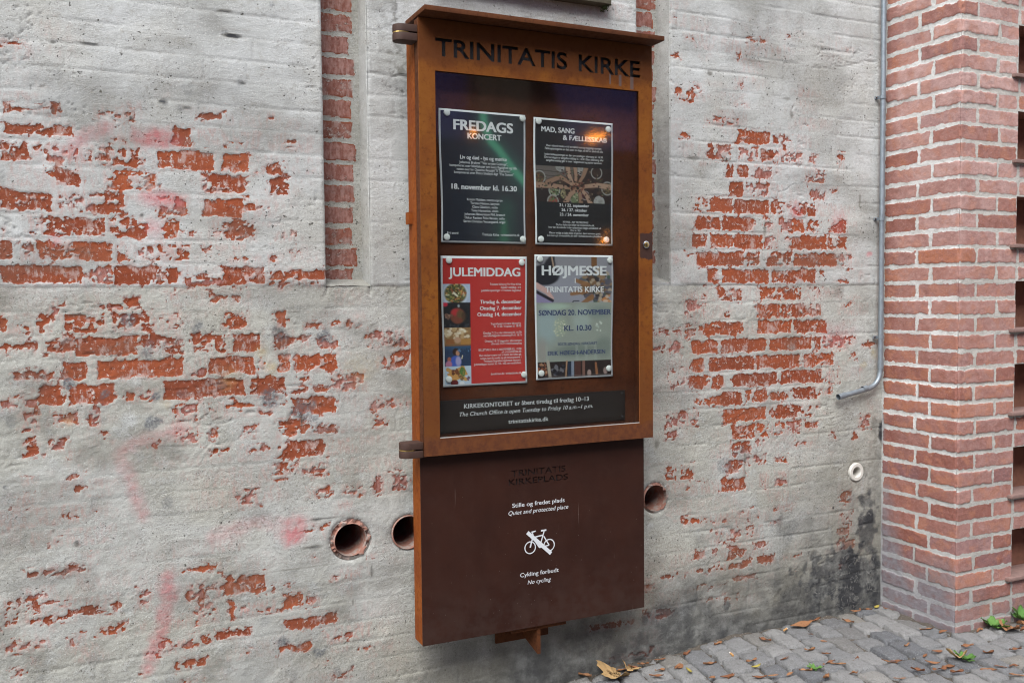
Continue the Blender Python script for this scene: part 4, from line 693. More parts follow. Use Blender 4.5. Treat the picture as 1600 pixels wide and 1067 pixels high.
def art4():
    a = Art(285, 408, (150, 150, 162)); a.put(sst(90, 10, a.y) * .4, (128, 126, 130)); a.rect(0, 150, 0, 32, (140, 138, 144), .6); a.line([(0, 38), (160, 34)], 2, 2, (112, 110, 116), .7)
    a.line([(60, 0), (52, 26), (40, 60)], 9, 30, (40, 40, 48)); a.oval(30, 62, 56, 34, (36, 36, 44), 1, .12); a.line([(58, 2), (66, 40)], 3, 3, (166, 140, 120)); a.line([(0, 96), (40, 118), (58, 140)], 10, 7, (206, 168, 162)); a.line([(0, 138), (36, 146), (56, 160)], 16, 10, (146, 136, 172)); a.line([(0, 118), (60, 148)], 5, 5, (44, 40, 52)); a.bits(20, 168, 24, 12, [(190, 160, 130), (120, 90, 66), (206, 186, 160)], 30, 3, 30)
    a.rect(208, 230, 0, 34, (118, 82, 52)); a.bits(226, 96, 62, 56, [(62, 60, 66), (96, 72, 54), (124, 90, 60), (66, 88, 78), (88, 88, 102), (50, 46, 50), (150, 122, 92), (176, 160, 140)], 190, 8, 31)
    for p in (([150, 80], [196, 96]), ([132, 126], [190, 116]), ([160, 168], [210, 136]), ([262, 140], [284, 165])): a.line([tuple(p[0]), tuple(p[1])], 6, 9, (142, 100, 66), .9)
    a.line([(128, 164), (140, 150), (160, 150)], 2, 2, (80, 80, 88)); a.bits(268, 150, 14, 20, [(196, 130, 80), (206, 180, 160)], 14, 6, 32)
    a.put(((a.y > 155) & (a.y < 354)) * 1., (150, 157, 148)); m = ((a.y > 155) & (a.y < 354)) * 1.
    for cx, cy, rx, ry, c, al in ((40, 230, 52, 70, (158, 176, 180), .8), (70, 168, 60, 12, (176, 198, 180), .7), (170, 210, 40, 50, (166, 182, 178), .6), (236, 190, 50, 26, (126, 140, 134), .6), (90, 236, 30, 36, (166, 176, 156), .7), (150, 320, 90, 24, (116, 126, 120), .8), (255, 310, 40, 40, (118, 128, 122), .7), (20, 320, 24, 50, (160, 150, 146), .6)):
        a.put(sst(1.3, .4, np.hypot((a.x - cx) / rx, (a.y - cy) / ry)) * al * m, c)
    a.bits(86, 240, 24, 30, [(190, 192, 164), (150, 164, 144), (206, 206, 184)], 60, 2.6, 33); a.bits(242, 238, 18, 18, [(200, 206, 196), (176, 186, 176)], 10, 4, 34)
    for x in (36, 150, 186, 222): a.line([(x, 300), (x + 2, 352)], 5, 6, (158, 168, 160), .5)
    a.rect(0, 285, 354, 420, (44, 34, 34)); a.bits(22, 380, 24, 24, [(150, 92, 66), (110, 62, 46), (184, 140, 110)], 40, 3.6, 35); a.line([(40, 354), (48, 408)], 6, 6, (176, 166, 152)); a.bits(80, 378, 24, 20, [(30, 28, 34), (60, 60, 72), (120, 118, 126), (24, 22, 26)], 36, 6, 36); a.line([(112, 354), (108, 408)], 3, 3, (166, 130, 104)); a.rect(116, 130, 354, 420, (40, 52, 72)); a.rect(130, 140, 354, 420, (134, 142, 160)); a.rect(142, 166, 354, 420, (82, 52, 48)); a.rect(172, 182, 354, 420, (128, 92, 82)); a.line([(224, 365), (228, 400)], 4, 5, (150, 100, 70)); a.oval(198, 398, 8, 12, (166, 142, 136)); a.oval(262, 392, 9, 12, (150, 128, 124)); a.rect(0, 285, 402, 420, (120, 112, 112), .4)
    return a
def mat_print():
    t = NT('laminated print'); _, _, _, _, c = t.attr('print'); t.out(color=c, rough=.45, spec=.5, coat=.25, coatr=.12); return t.m
M_PRINT = mat_print(); M_PAPER = plain('white laminate', (.60, .61, .64, 1), .35)
M_LET = plain('printed white', (.60, .61, .63, 1), .45); M_NAVY = plain('printed navy', (.035, .05, .13, 1), .45)
M_MAG = plain('white magnet', (.62, .64, .63, 1), .28)
def GAPS(lines):
    b = sorted(q[3] for q in lines); t = [q[3] for q in lines if q[6] == 'small_text']; t = sorted(t); return [c - .1 for a, c in zip(t, t[1:]) if c - a > 12.4]
def poster(corners, art, mg, lines, label, warp, mats):
    """corners: x0, x1, z0, z1 in metres; mg: margins of the print (l, t) in mm; lines: (text, x0, x1, baseline, cap, bold, part)"""
    x0, x1, z0, z1 = corners; W_, H_ = x1 - x0, z1 - z0; Y0 = -.1195; kx, kz = W_ / .297, H_ / .420
    o = empty('poster', ((x0 + x1) / 2, Y0, z0)); tag(o, label, 'poster'); b = np.array(o.location)
    wf = lambda x, z: -warp((x - x0) / W_, (z - z0) / H_)
    edge = lambda x, z: np.where(True, .0022 * np.sin((z - z0) / H_ * 5.2 + x0 * 40) * np.where(x > (x0 + x1) / 2, 1, -1) * (abs((x - x0) / W_ - .5) * 2) ** 3, 0)
    xs, zs = np.linspace(x0, x1, 40), np.linspace(z0, z1, 60); X, Z = np.meshgrid(xs, zs); Yg = Y0 + wf(X, Z); f = grid_faces(40, 60)
    V = np.stack([X + edge(X, Z), Yg, Z], -1).reshape(-1, 3); V2 = V + np.array([0, .0008, 0]); n = len(V)
    rim = np.concatenate([np.arange(40), np.arange(2, 61) * 40 - 1, np.arange(n - 2, n - 41, -1), np.arange(58, 0, -1) * 40]); r2 = np.roll(rim, -1)
    F = np.concatenate([f, f[:, ::-1] + n, np.stack([rim, rim + n, r2 + n, r2], 1)])
    link('sheet', mesh_np('sheet', np.concatenate([V, V2]) - b, F), M_PAPER, o)
    px, pz = x0 + (art.x + mg[0]) / 1000 * kx, z1 - (art.y + mg[1]) / 1000 * kz
    V = np.stack([px + edge(px, pz), Y0 - .0004 + wf(px, pz), pz], -1).reshape(-1, 3) - b
    me = mesh_np('print', V, grid_faces(art.nx, art.nz)); c = s2l(art.a.reshape(-1, 3)) * .8; attr(me, 'print', np.concatenate([c, np.ones((len(c), 1))], 1)); link('printed_picture', me, M_PRINT, o)
    parts = {}
    for s, a, e, bl, cap, bo, pt in lines:
        mb = parts.setdefault((pt, bl if pt != 'small_text' else sum(1 for v in GAPS(lines) if v < bl)), MB(tuple(b)))
        put_text(mb, s, x0 + a / 1000 * kx, x0 + e / 1000 * kx, z1 - bl / 1000 * kz, cap / 1000 * kz, Y0 - .0007, bo / 1000, 0, wf)
    for (pt, _), mb in parts.items(): mb.build(pt, mats.get(pt, M_LET), o)
    return o, (lambda mx, mz: (x0 + mx / 1000 * kx, Y0 + wf(x0 + mx / 1000 * kx, z1 - mz / 1000 * kz) - .0006, z1 - mz / 1000 * kz))
H, T_ = 'heading', 'small_text'
L1 = [('FREDAGS', 47, 255, 63, 32, 3.4, H), ('KONCERT', 95, 213, 89, 18, 1.6, H), ('Liv og død - lys og mørke', 69, 231, 154, 12, .4, T_), ('Johannes Brahms\' "Vier ernste Gesänge",', 66, 235, 168, 8, 0, T_), ('komponeret over bibeltekster om livets flygtighed og håb,', 33, 268, 179, 8, 0, T_), ('natten over for Ottorino Respighi "Il Tramonto",', 57, 246, 190, 8, 0, T_), ('komponeret over Percy Shelleys digt "The Sunset"', 48, 255, 200.5, 8, 0, T_),
      ('18. november kl. 16.30', 38, 266, 250, 16.5, 1.2, H), ('Kristin Mulders, mezzosopran', 91, 214, 285, 7.6, 0, T_), ('Torsten Nielsen, baryton', 102, 203, 296.6, 7.6, 0, T_), ('Clara Glasdam, violin', 109, 197, 308.2, 7.6, 0, T_), ('Toke Hansenius, violin', 105, 199, 319.8, 7.6, 0, T_), ('Johannes Bæverstam Pihl, bratsch', 81, 223, 331.4, 7.6, 0, T_), ('Oskar Reuben Friis-Hansen, cello', 82, 221, 343, 7.6, 0, T_), ('Søren Christian Vestergaard, orgel', 78, 223, 354.6, 7.6, 0, T_), ('Fri entré', 22, 60, 393, 8, 0, T_), ('Trinitatis Kirke - trinitatiskirke.dk', 142, 274, 396, 8, 0, T_)]
L2 = [('MAD, SANG', 27, 151, 45, 17, 1.3, H), ('& FÆLLESSKAB', 107, 275, 68, 16, 1.3, H), ('Hver måned mødes vi til et måltid mad og hyggeligt samvær.', 45, 255, 93, 7, 0, T_), ('Fællesspisningerne er delt over to dage, så der er plads til alle.', 40, 260, 103, 7, 0, T_), ('Inden fællesspisningen er der om onsdagen aftensang kl. 16.30.', 39, 260, 122, 7, 0, T_), ('Om torsdagen er sangeftermiddag kl. 14.30. Efter aftensang eller', 37, 262, 132, 7, 0, T_), ('sangeftermiddag går vi over i sognehuset og spiser sammen.', 44, 256, 142, 7, 0, T_),
      ('21. / 22. september', 92, 205, 291, 9.5, .45, H), ('26. / 27. oktober', 100, 197, 306.5, 9.5, .45, H), ('23. / 24. november', 93, 203, 322, 9.5, .45, H), ('NY PRIS - NY TILMELDING!', 105, 201, 346, 6.5, 0, T_), ('Du kan købe din billet via trinitatiskirke.dk,', 79, 225, 355.2, 6.5, 0, T_), ('hvor der de måneder inden oplæsningen lægges et billetlink ud.', 51, 251, 364.4, 6.5, 0, T_), ('Pris: kr. 50,-', 134, 172, 373.6, 6.5, 0, T_), ('Det er muligt at købe billet til gæster, børn kommer gratis.', 54, 249, 382.8, 6.5, 0, T_), ('Læs mere på trinitatiskirke.dk eller i kirkekontorets nyhedsbrev.', 46, 255, 392, 6.5, 0, T_)]
L3 = [('JULEMIDDAG', 24, 275, 65, 28, 2.6, H), ('Trinitatis Kirke og Vor Frue Kirke', 167, 277, 94, 7, 0, T_), ('holder middag i tre', 206, 277, 104, 7, 0, T_), ('julefællesspisninger i Trinitatis Sognehus', 137, 277, 114, 7, 0, T_), ('Tirsdag 6. december', 132, 278, 154, 12, .8, H), ('Onsdag 7. december', 131, 279, 174.5, 12, .8, H), ('Onsdag 14. december', 122, 279, 195, 12, .8, H), ('Sognehuset vil være åbent fra', 169, 277, 223, 7, 0, T_), ('kl. 17.00. Vi spiser kl. 18.00', 180, 277, 232, 7, 0, T_), ('Onsdag 7.12 er der aftensang kl. 16.30', 142, 278, 253, 7, 0, T_), ('med efterfølgende rundvisning fra kl. 16.15', 143, 278, 262, 7, 0, T_), ('Onsdag 14.12 begynder aftensangen', 147, 278, 280, 7, 0, T_), ('allerede 16.15 med luciaoptog', 170, 278, 289, 7, 0, T_), ('BILLETSALG FRA 2. NOVEMBER KL. 10.00', 125, 277, 308, 7, 0, T_), ('på trinitatiskirke.dk', 207, 277, 316.5, 7, 0, T_), ('Hvis du har svært ved at købe din billet på', 127, 276, 326, 7, 0, T_), ('nettet, kan du møde op på kirkekontoret i', 131, 276, 335.5, 7, 0, T_), ('Trinitatis Sognehus og betale kontant.', 142, 275, 345, 7, 0, T_), ('Julemiddagen koster kr. 50,- inkl. en vand/øl/vin.', 108, 276, 354.5, 7, 0, T_), ('domkirken.dk / trinitatiskirke.dk', 167, 275, 388, 7, 0, T_)]
L4 = [('HØJMESSE', 25, 273, 69, 32, 3.4, H), ('I', 150.5, 154, 95, 17, .3, H), ('TRINITATIS KIRKE', 38.5, 262, 126, 19, 1.4, H), ('SØNDAG 20. NOVEMBER', 13, 289, 204, 18, 1.3, 'date_text'), ('KL. 10.30', 109, 214, 257, 18, 1.3, 'date_text'), ('SIDSTE SØNDAG I KIRKEÅRET', 84, 235, 306, 8.6, .25, 'date_text'), ('ERIK HØEGH-ANDERSEN', 46, 267, 339, 14.5, .9, 'date_text')]
ba = lambda k, a, b: (lambda u, v: k * np.sin(np.asarray(u) * 3.1416) * .0 + k * (np.asarray(u) - .5) ** 2 * (1 + a * np.sin(np.asarray(v) * 6.0 + b)) * .6 + .0012)
POSTERS = [
    ((1.0275, 1.3235, 1.4955, 1.9120), art1(), (6, 6), L1, 'dark blue poster with a green streak of northern light and the heading FREDAGS KONCERT', ba(.012, .5, 0), {}, ((25, 13), (288, 12), (19, 403), (285, 405)), 'northern light poster'),
    ((1.3565, 1.6550, 1.4945, 1.9085), art2(), (6, 6), L2, 'black poster headed MAD, SANG & FÆLLESSKAB with a photograph of hands over a table', ba(.010, .4, 1), {}, ((16, 13), (279, 22), (21, 402), (269, 400)), 'black dinner table poster'),
    ((1.0270, 1.3235, 1.0405, 1.4535), art3(), (6, 8), L3, 'red poster headed JULEMIDDAG with a strip of five small pictures at its left', ba(.016, .6, 2), {}, ((25, 14), (279, 19), (20, 395), (284, 391)), 'red poster'),
    ((1.3545, 1.6520, 1.0475, 1.4615), art4(), (6, 6), L4, 'grey poster headed HØJMESSE with a pale green panel and navy lettering', ba(.018, .6, 3), {'date_text': M_NAVY}, ((18, 15), (285, 17), (20, 397), (279, 391)), 'grey green HØJMESSE poster')]
WHERE = ('upper left', 'upper right', 'lower left', 'lower right')
def magnet(p, label):
    m = MB(p); r = .0105
    m.lathe([(0, .0), (r * .93, .0), (r, -.0015), (r, -.004), (r * .93, -.0056), (r * .7, -.0068), (r * .35, -.0074), (0, -.0076)], p, 'y', 26)
    o = m.build('magnet', M_MAG, None, smooth=True); o.location = p; return tag(o, label, 'magnet', 'round white magnets holding the posters')
for crn, art, mg, lines, label, warp, mats, mags, nm in POSTERS:
    o, at = poster(crn, art, mg, lines, label, warp, mats)
    for (mx, mz), wh in zip(mags, WHERE): magnet(at(mx, mz), 'round white magnet at the %s corner of the %s' % (wh, nm))

# ---------------------------------------------------------------- pipes in and on the wall
def clay(r):
    t = NT('fired clay'); n = t.noise(60, 4); t.out(color=t.mix(t.step(t.noise(34, 4, .65), .46, .58, 0, .6), t.mix(n, (.23, .095, .066, 1), (.36, .19, .145, 1)), (.33, .315, .285, 1)), rough=.85, normal=t.bump(t.noise(150, 4), .4, .003)); return t.m
M_CLAY = clay(0); M_BORE_SHADE = plain('bore shade', (.012, .010, .009, 1), .95); M_MORT = M_WALL
def clay_pipe(x, z, ri, ro, proud, label, broken):
    o = empty('drain_pipe', (x, 0, z)); tag(o, label, 'drain pipe', 'clay pipes let into the wall'); n = 64
    prof = [(ri, .30), (ri, -proud + .002), (ri + .003, -proud), (ro - .003, -proud), (ro, -proud + .003), (ro, .05)]; V = []; F = []
    for r, h in prof:
        for i in range(n):
            a = 2 * math.pi * i / n; k = 0.; rr = r
            if broken and h < .04 and r > ri:
                c = float(fbm(np.array([a * 3.2]), np.array([z * 9]), 5, 3)[0]); k = .013 * max(0, c - .42) * 4; rr = r - (.012 * max(0, float(fbm(np.array([a * 5]), np.array([2.]), 9, 3)[0]) - .45) * 3 if r > ri + .004 else 0)
            V.append((rr * math.cos(a), h + (k if h < .02 else 0), rr * math.sin(a)))
    for j in range(len(prof) - 1):
        for i in range(n): F.append((j * n + i, j * n + (i + 1) % n, (j + 1) * n + (i + 1) % n, (j + 1) * n + i))
    m = MB(); m.add(V, F); m.build('pipe', M_CLAY, o, smooth=True)
    m = MB(); m.add([(ri * 1.02 * math.cos(2 * math.pi * i / n), .296, ri * 1.02 * math.sin(2 * math.pi * i / n)) for i in range(n)], [tuple(range(n))]); m.build('pipe_end', M_BORE_SHADE, o)  # near-black disc put in for the shade deep in the bore
    return o
clay_pipe(.755, .559, .0515, .0665, .003, 'open clay drain pipe with a chipped and cracked rim, the leftmost hole in the wall', True)
clay_pipe(.947, .5605, .0515, .0565, .002, 'open clay drain pipe half hidden behind the left edge of the notice board', False)
clay_pipe(1.907, .576, .0485, .0575, .003, 'open clay drain pipe just right of the brown lower panel', True)
def white_pipe(x, z):
    o = empty('pipe_stub', (x, 0, z)); tag(o, 'small white plastic pipe end set in the wall near the brick pillar', 'pipe')
    m = MB(); m.lathe([(.0205, .2), (.0205, -.002), (.023, -.005), (.035, -.005), (.038, -.002), (.038, .05)], (0, 0, 0), 'y', 40); m.build('collar', plain('dirty white plastic', (.60, .58, .53, 1), .55, noise=.2), o, smooth=True)
    m = MB(); m.lathe([(.0, .06), (.0203, .06)], (0, 0, 0), 'y', 30); m.build('pipe_end', plain('brown dirt', (.10, .06, .04, 1), .9), o)
white_pipe(2.901, .585)
def conduit():
    o = empty('conduit_pipe', (3.006, -.03, .95)); tag(o, 'thin galvanised steel pipe running down the wall beside the brick pillar and bending left', 'pipe'); b = tuple(o.location)
    t = NT('galvanised steel'); n = t.noise(50, 4); t.out(color=t.mix(n, (.19, .225, .255, 1), (.30, .34, .375, 1)), rough=t.step(n, .3, .7, .4, .55), metal=.55); M = t.m
    P = [(3.0065, -.028, 3.4), (3.0065, -.028, 2.2), (3.0045, -.028, 1.6), (3.0035, -.028, 1.02)]; R_ = .075; d = Vector((-.985, 0, -.17)); c0 = Vector((3.0035, -.028, 1.02)); t0 = Vector((0, 0, -1))
    for i in range(1, 13):
        s = i / 12; v = (1 - s) ** 2 * c0 + 2 * (1 - s) * s * (c0 + t0 * R_) + s * s * (c0 + t0 * R_ + d * R_); P.append(tuple(v))
    e = Vector(P[-1]); P.append(tuple(e + d * .06)); P.append((2.775, -.028, .9075))
    m = MB(b); m.tube(P, .0105, 18, caps=False); m.build('pipe', M, o, smooth=True)
    for q in ([(2.812, -.028, .9135), (2.772, -.028, .9068)], [(3.0036, -.028, 1.045), (3.0036, -.028, 1.012)], [(2.928, -.028, .936), (2.905, -.028, .932)]):
        m = MB(b); m.tube(q, .0121, 18, caps=False); m.build('coupler', M, o, smooth=True)
    m = MB(b); m.tube([(2.800, -.028, .9115), (2.790, -.028, .9098)], .0104, 14); m.build('pipe_end', M_DARK, o)  # dark plug coloured as the shade inside the open end
    for z in (2.128, 1.632, 1.143):
        m = MB(b); m.lathe([(.0108, z - .007), (.0128, z - .007), (.0128, z + .007), (.0108, z + .007)], (3.0045, -.028, 0), n=20, close=True); m.box(2.984, 2.9945, -.010, -.004, z - .005, z + .005); m.box(2.993, 2.9965, -.030, -.004, z - .006, z + .006)
        c = m.build('clip', M, o, smooth=False); m = MB(b); m.lathe([(0, -.0105), (.0035, -.0105), (.003, -.0130), (0, -.0142)], (2.988, 0, z), 'y', 12); m.build('screw', M_HINGE, c, smooth=True)
conduit()
def ledge():
    o = empty('stone_ledge', (1.38, 0, 2.335)); tag(o, 'mossy dark ledge jutting from the wall above the rain cap of the notice board', 'ledge'); b = tuple(o.location)
    m = MB(b); m.box(1.03, 1.702, -.045, .02, 2.335, 2.398); m.build('slab', plain('mossy stone', (.085, .075, .05, 1), .95, noise=.5, scale=40, bump=.8), o, bevel=.006)
    m = MB(b); rg = random.Random(3)
    for i in range(160):
        x, z, y = 1.702 - abs(rg.gauss(0, .012)), 2.338 + rg.gauss(0, .007), -.02 + rg.uniform(-.02, .02); r = rg.uniform(.002, .005); a = rg.random() * 6.28
        m.add([(x + r * math.cos(a), y, z + r * math.sin(a)), (x + r * math.cos(a + 2.1), y - r, z + r * math.sin(a + 2.1)), (x + r * math.cos(a + 4.2), y + r, z - r * 1.2)], [(0, 1, 2)])
    m.build('moss', plain('moss', (.05, .075, .025, 1), .95), o)
ledge()
# ---------------------------------------------------------------- leaves, weeds, cigarette ends on the paving
def mat_leaf(name, cols):
    t = NT(name); rnd = t.n('ObjectInfo').outputs['Random']; n = t.noise(180, 4, .6); c = t.mix(rnd, cols[0], cols[1]); c = t.mix(t.step(n, .5, .75, 0, .6), c, cols[2]); t.out(color=c, rough=.75, spec=.3); return t.m
M_LEAF = mat_leaf('dry leaf', ((.17, .068, .032, 1), (.30, .15, .07, 1), (.09, .04, .022, 1)))
M_TAN = mat_leaf('tan leaf', ((.42, .27, .12, 1), (.46, .31, .15, 1), (.25, .15, .065, 1)))
M_GREEN = mat_leaf('green leaf', ((.075, .17, .035, 1), (.11, .22, .05, 1), (.05, .11, .03, 1)))
M_YEL = mat_leaf('yellow leaf', ((.36, .30, .06, 1), (.34, .27, .07, 1), (.20, .13, .04, 1)))
def leaf_mesh(L, W_, curl, bend, seed, wav=.0):
    g = random.Random(seed); V = []; F = []; n = 9; m = 5; ph = g.random() * 6
    for i in range(n + 1):
        s = i / n; w_ = W_ * (math.sin(math.pi * s ** .85) ** .8 if 0 < s < 1 else .02)
        for j in range(m):
            q = j / (m - 1) * 2 - 1; V.append(((s - .5) * L, q * w_ / 2 * (1 - .25 * curl * abs(q)) + bend * L * (s - .5) ** 2, curl * W_ * .55 * q * q * (.6 + .4 * s) + .35 * L * curl * (s - .5) ** 2 + wav * W_ * math.sin(9 * s + ph) * q + .0012))
    for i in range(n):
        for j in range(m - 1): a = i * m + j; F.append((a, a + 1, a + 1 + m, a + m))
    me = bpy.data.meshes.new('leaf'); me.from_pydata(V, [], F)
    for p in me.polygons: p.use_smooth = True
    return me
SPOTS = [(2.325, -0.114), (2.404, -0.271), (2.272, -0.286), (2.378, -0.387), (2.4, -0.413), (2.16, -0.237), (2.095, -0.359), (2.019, -0.301), (2.142, -0.371), (2.198, -0.39), (2.752, -0.107), (2.487, -0.413), (2.395, -0.494), (2.28, -0.479), (2.26, -0.402), (2.644, -0.041), (2.873, -0.029), (2.926, -0.03), (2.962, -0.309), (2.758, -0.395), (2.575, -0.481), (2.603, -0.485), (2.811, -0.485), (2.737, -0.493), (2.604, -0.576), (2.704, -0.555), (2.684, -0.602), (2.717, -0.604), (2.952, -0.498), (2.962, -0.58), (2.888, -0.68), (2.935, -0.694), (2.827, -0.682), (3.08, -0.598), (2.869, -0.753), (3.296, -0.447), (3.009, -0.071), (2.496, -0.599), (2.712, -0.648), (2.99, -0.352), (3.132, -0.405), (3.288, -0.478), (2.004, -0.058), (2.017, -0.177), (1.918, -0.141), (1.847, -0.123), (1.804, -0.156), (1.819, -0.047), (1.73, -0.047), (1.701, -0.008), (1.777, -0.049), (1.959, -0.27), (1.895, -0.047), (2.15, -0.05), (2.007, -0.293), (1.914, -0.129), (1.593, -0.014)]
LM = [leaf_mesh(random.uniform(.034, .056), random.uniform(.012, .020), random.uniform(.25, 1.0), random.uniform(-.5, .5), i, random.uniform(0, .25)) for i in range(14)]
for me in LM: me.materials.append(M_LEAF)
rl = random.Random(11)
LG = 'small dry leaves scattered on the setts'
first = bpy.data.objects.new('fallen_leaf', LM[0]); col.objects.link(first)
tag(first, 'small narrow curled brown leaf lying on the grey granite setts', 'leaf', LG)
spots = list(SPOTS) + [(rl.uniform(1.5, 3.5), -abs(rl.gauss(.0, .35)) - .03) for _ in range(4)]
spots = [p for p in spots if not (p[0] > PX - .02 and p[1] > -PD - .015) and p[1] < -.012]
for i, (x, y) in enumerate(spots):
    o = first if i == 0 else first.copy()
    if i: o.data = LM[i % len(LM)]; col.objects.link(o)
    k = 1 if i < len(SPOTS) else .62
    o.location = (x, y, gz(x) + .010); o.scale = (k, k, k); o.rotation_euler = (rl.uniform(-.25, .25), rl.uniform(-.2, .2), rl.uniform(-.9, .5) + (3.14 if rl.random() > .5 else 0))
def single(name, me, mat, loc, rot, label, cat):
    me.materials.clear(); me.materials.append(mat); o = bpy.data.objects.new(name, me); col.objects.link(o); o.location = loc; o.rotation_euler = rot; return tag(o, label, cat)
single('fallen_leaf', leaf_mesh(.125, .034, .35, .15, 50, .1), M_LEAF, (2.557, -.062, gz(2.557) + .014), (.25, 0, .05), 'large long brown leaf lying at the foot of the wall on the setts', 'leaf')
single('fallen_leaf', leaf_mesh(.05, .016, .6, .3, 51), M_YEL, (1.92, -.19, gz(1.92) + .012), (.2, .1, 1.3), 'yellow green leaf lying on a sett near the big tan maple leaf', 'leaf')
single('fallen_leaf', leaf_mesh(.046, .014, .7, .4, 52), M_YEL, (2.138, -.29, gz(2.138) + .012), (.1, .0, .1), 'yellowing leaf with a brown end lying near the small green weed', 'leaf')
single('fallen_leaf', leaf_mesh(.04, .017, .5, .1, 53), M_YEL, (2.985, -.035, .012), (.2, .0, .3), 'pale yellow leaf tucked in the corner of the wall and the pillar', 'leaf')
def lobed(Rd, lobes, seed, cup=.25, dep=.42):
    g = random.Random(seed); n = 96; V = [(0, 0, .004)]; F = []
    for ring in (.33, .66, 1.):
        for i in range(n):
            a = 2 * math.pi * i / n; q = abs(math.cos(a * lobes / 2)); r = Rd * (1 - dep * (1 - q ** .7)) * (1 - .10 * abs(math.sin(a * lobes * 2))) * (.75 + .25 * math.cos(a)); r *= ring
            V.append((r * math.cos(a), r * math.sin(a), .004 + cup * Rd * ring ** 2 * (.4 + .6 * math.sin(a * 2 + seed)) + .05 * Rd * ring * math.cos(a * lobes)))
    for i in range(n): F.append((0, 1 + i, 1 + (i + 1) % n))
    for k in range(2):
        for i in range(n): a, b = 1 + k * n + i, 1 + k * n + (i + 1) % n; F.append((a, b, b + n, a + n))
    me = bpy.data.meshes.new('leaf'); me.from_pydata(V, [], F)
    for p in me.polygons: p.use_smooth = True
    return me
single('fallen_leaf', lobed(.088, 5, 2, .30), M_TAN, (1.685, -.085, gz(1.685) + .012), (.25, -.1, 2.2), 'big tan maple leaf at the foot of the wall below the notice board', 'leaf')
single('fallen_leaf', lobed(.05, 5, 4, .35), M_TAN, (1.752, -.055, gz(1.752) + .012), (.3, .2, .6), 'smaller crumpled tan leaf beside the big maple leaf', 'leaf')
single('fallen_leaf', lobed(.058, 7, 5, .35, .3), M_LEAF, (3.235, -.452, .014), (.15, .1, .4), 'broad dark brown lobed leaf beside the weed by the pillar', 'leaf')
single('fallen_leaf', lobed(.05, 5, 7, .5), M_TAN, (2.822, -.570, .016), (.4, .2, 1.9), 'crumpled tan leaf tangled in the small weed between the setts', 'leaf')
single('fallen_leaf', lobed(.03, 3, 9, .4), M_LEAF, (3.33, -.44, .012), (.2, .2, .9), 'reddish brown leaf curled beside the weed at the right edge', 'leaf')
def weed(x, y, n, L, W_, lift, label, seed):
    g = random.Random(seed); o = empty('weed', (x, y, gz(x))); tag(o, label, 'weed')
    for i in range(n):
        a = 2 * math.pi * i / n + g.uniform(-.35, .35); me = leaf_mesh(L * g.uniform(.65, 1.15), W_ * g.uniform(.75, 1.2), .25, g.uniform(-.3, .3), seed * 10 + i, .12); k = L * .5
        for v in me.vertices: v.co.x += L * .5
        me.materials.append(M_GREEN); q = bpy.data.objects.new('leaf', me); col.objects.link(q); q.parent = o; q.location = (0, 0, .006); q.rotation_euler = (0, -lift * g.uniform(.5, 1.4), a)
weed(3.222, -.405, 9, .066, .030, .55, 'broad leaved green weed at the foot of the pillar front', 61)
weed(3.395, -.400, 9, .070, .032, .65, 'bright green weed at the right end of the pillar foot', 62)
weed(2.838, -.578, 7, .048, .024, .45, 'small green weed growing through a dead leaf between the setts', 63)
weed(2.300, -.402, 10, .034, .011, .35, 'tiny green weed in a joint of the setts in front of the wall', 64)
M_BUTT = plain('cigarette filter', (.50, .27, .10, 1), .8, noise=.2); M_CIG = plain('cigarette paper', (.70, .68, .64, 1), .8)
def butt(x, y, a, label):
    o = empty('cigarette_end', (x, y, gz(x) + .013)); o.rotation_euler = (0, 0, a); tag(o, label, 'cigarette end')
    m = MB(); m.tube([(-.012, 0, 0), (.010, 0, 0)], .0039, 12); m.build('filter', M_BUTT, o, smooth=True); m = MB(); m.tube([(.0101, 0, 0), (.015, .0005, 0), (.018, .001, -.0005)], [.0039, .0036, .0030], 12); m.build('paper', M_CIG, o, smooth=True)
butt(2.467, -.066, .4, 'cigarette end with an orange filter close to the wall beside the long brown leaf'); butt(2.135, -.155, 1.3, 'cigarette end with an orange filter lying alone on a dark blue grey sett')
# grit in the joints: nobody could count it
def grit():
    rg = np.random.RandomState(5); V = []; F = []; n = 0
    for _ in range(2600):
        x, y = rg.uniform(1.3, 3.6), -rg.uniform(.0, .9) ** 1.5
        if x > PX and y > -PD: continue
        r = rg.uniform(.0006, .0024); z = float(gz(x)) + rg.uniform(-.006, .010) * (1 if y < -.05 else .6)
        P = rg.normal(0, 1, (4, 3)); P /= np.linalg.norm(P, axis=1)[:, None]; V += [tuple(np.array((x, y, z)) + p * r) for p in P]; F += [(n, n + 1, n + 2), (n, n + 1, n + 3), (n, n + 2, n + 3), (n + 1, n + 2, n + 3)]; n += 4
    me = bpy.data.meshes.new('grit'); me.from_pydata(V, [], F); link('grit', me, plain('pale grit', (.42, .40, .37, 1), .9, noise=.4, scale=300), kind='stuff', label='pale grit and crumbs in the joints of the setts', category='grit')
grit()

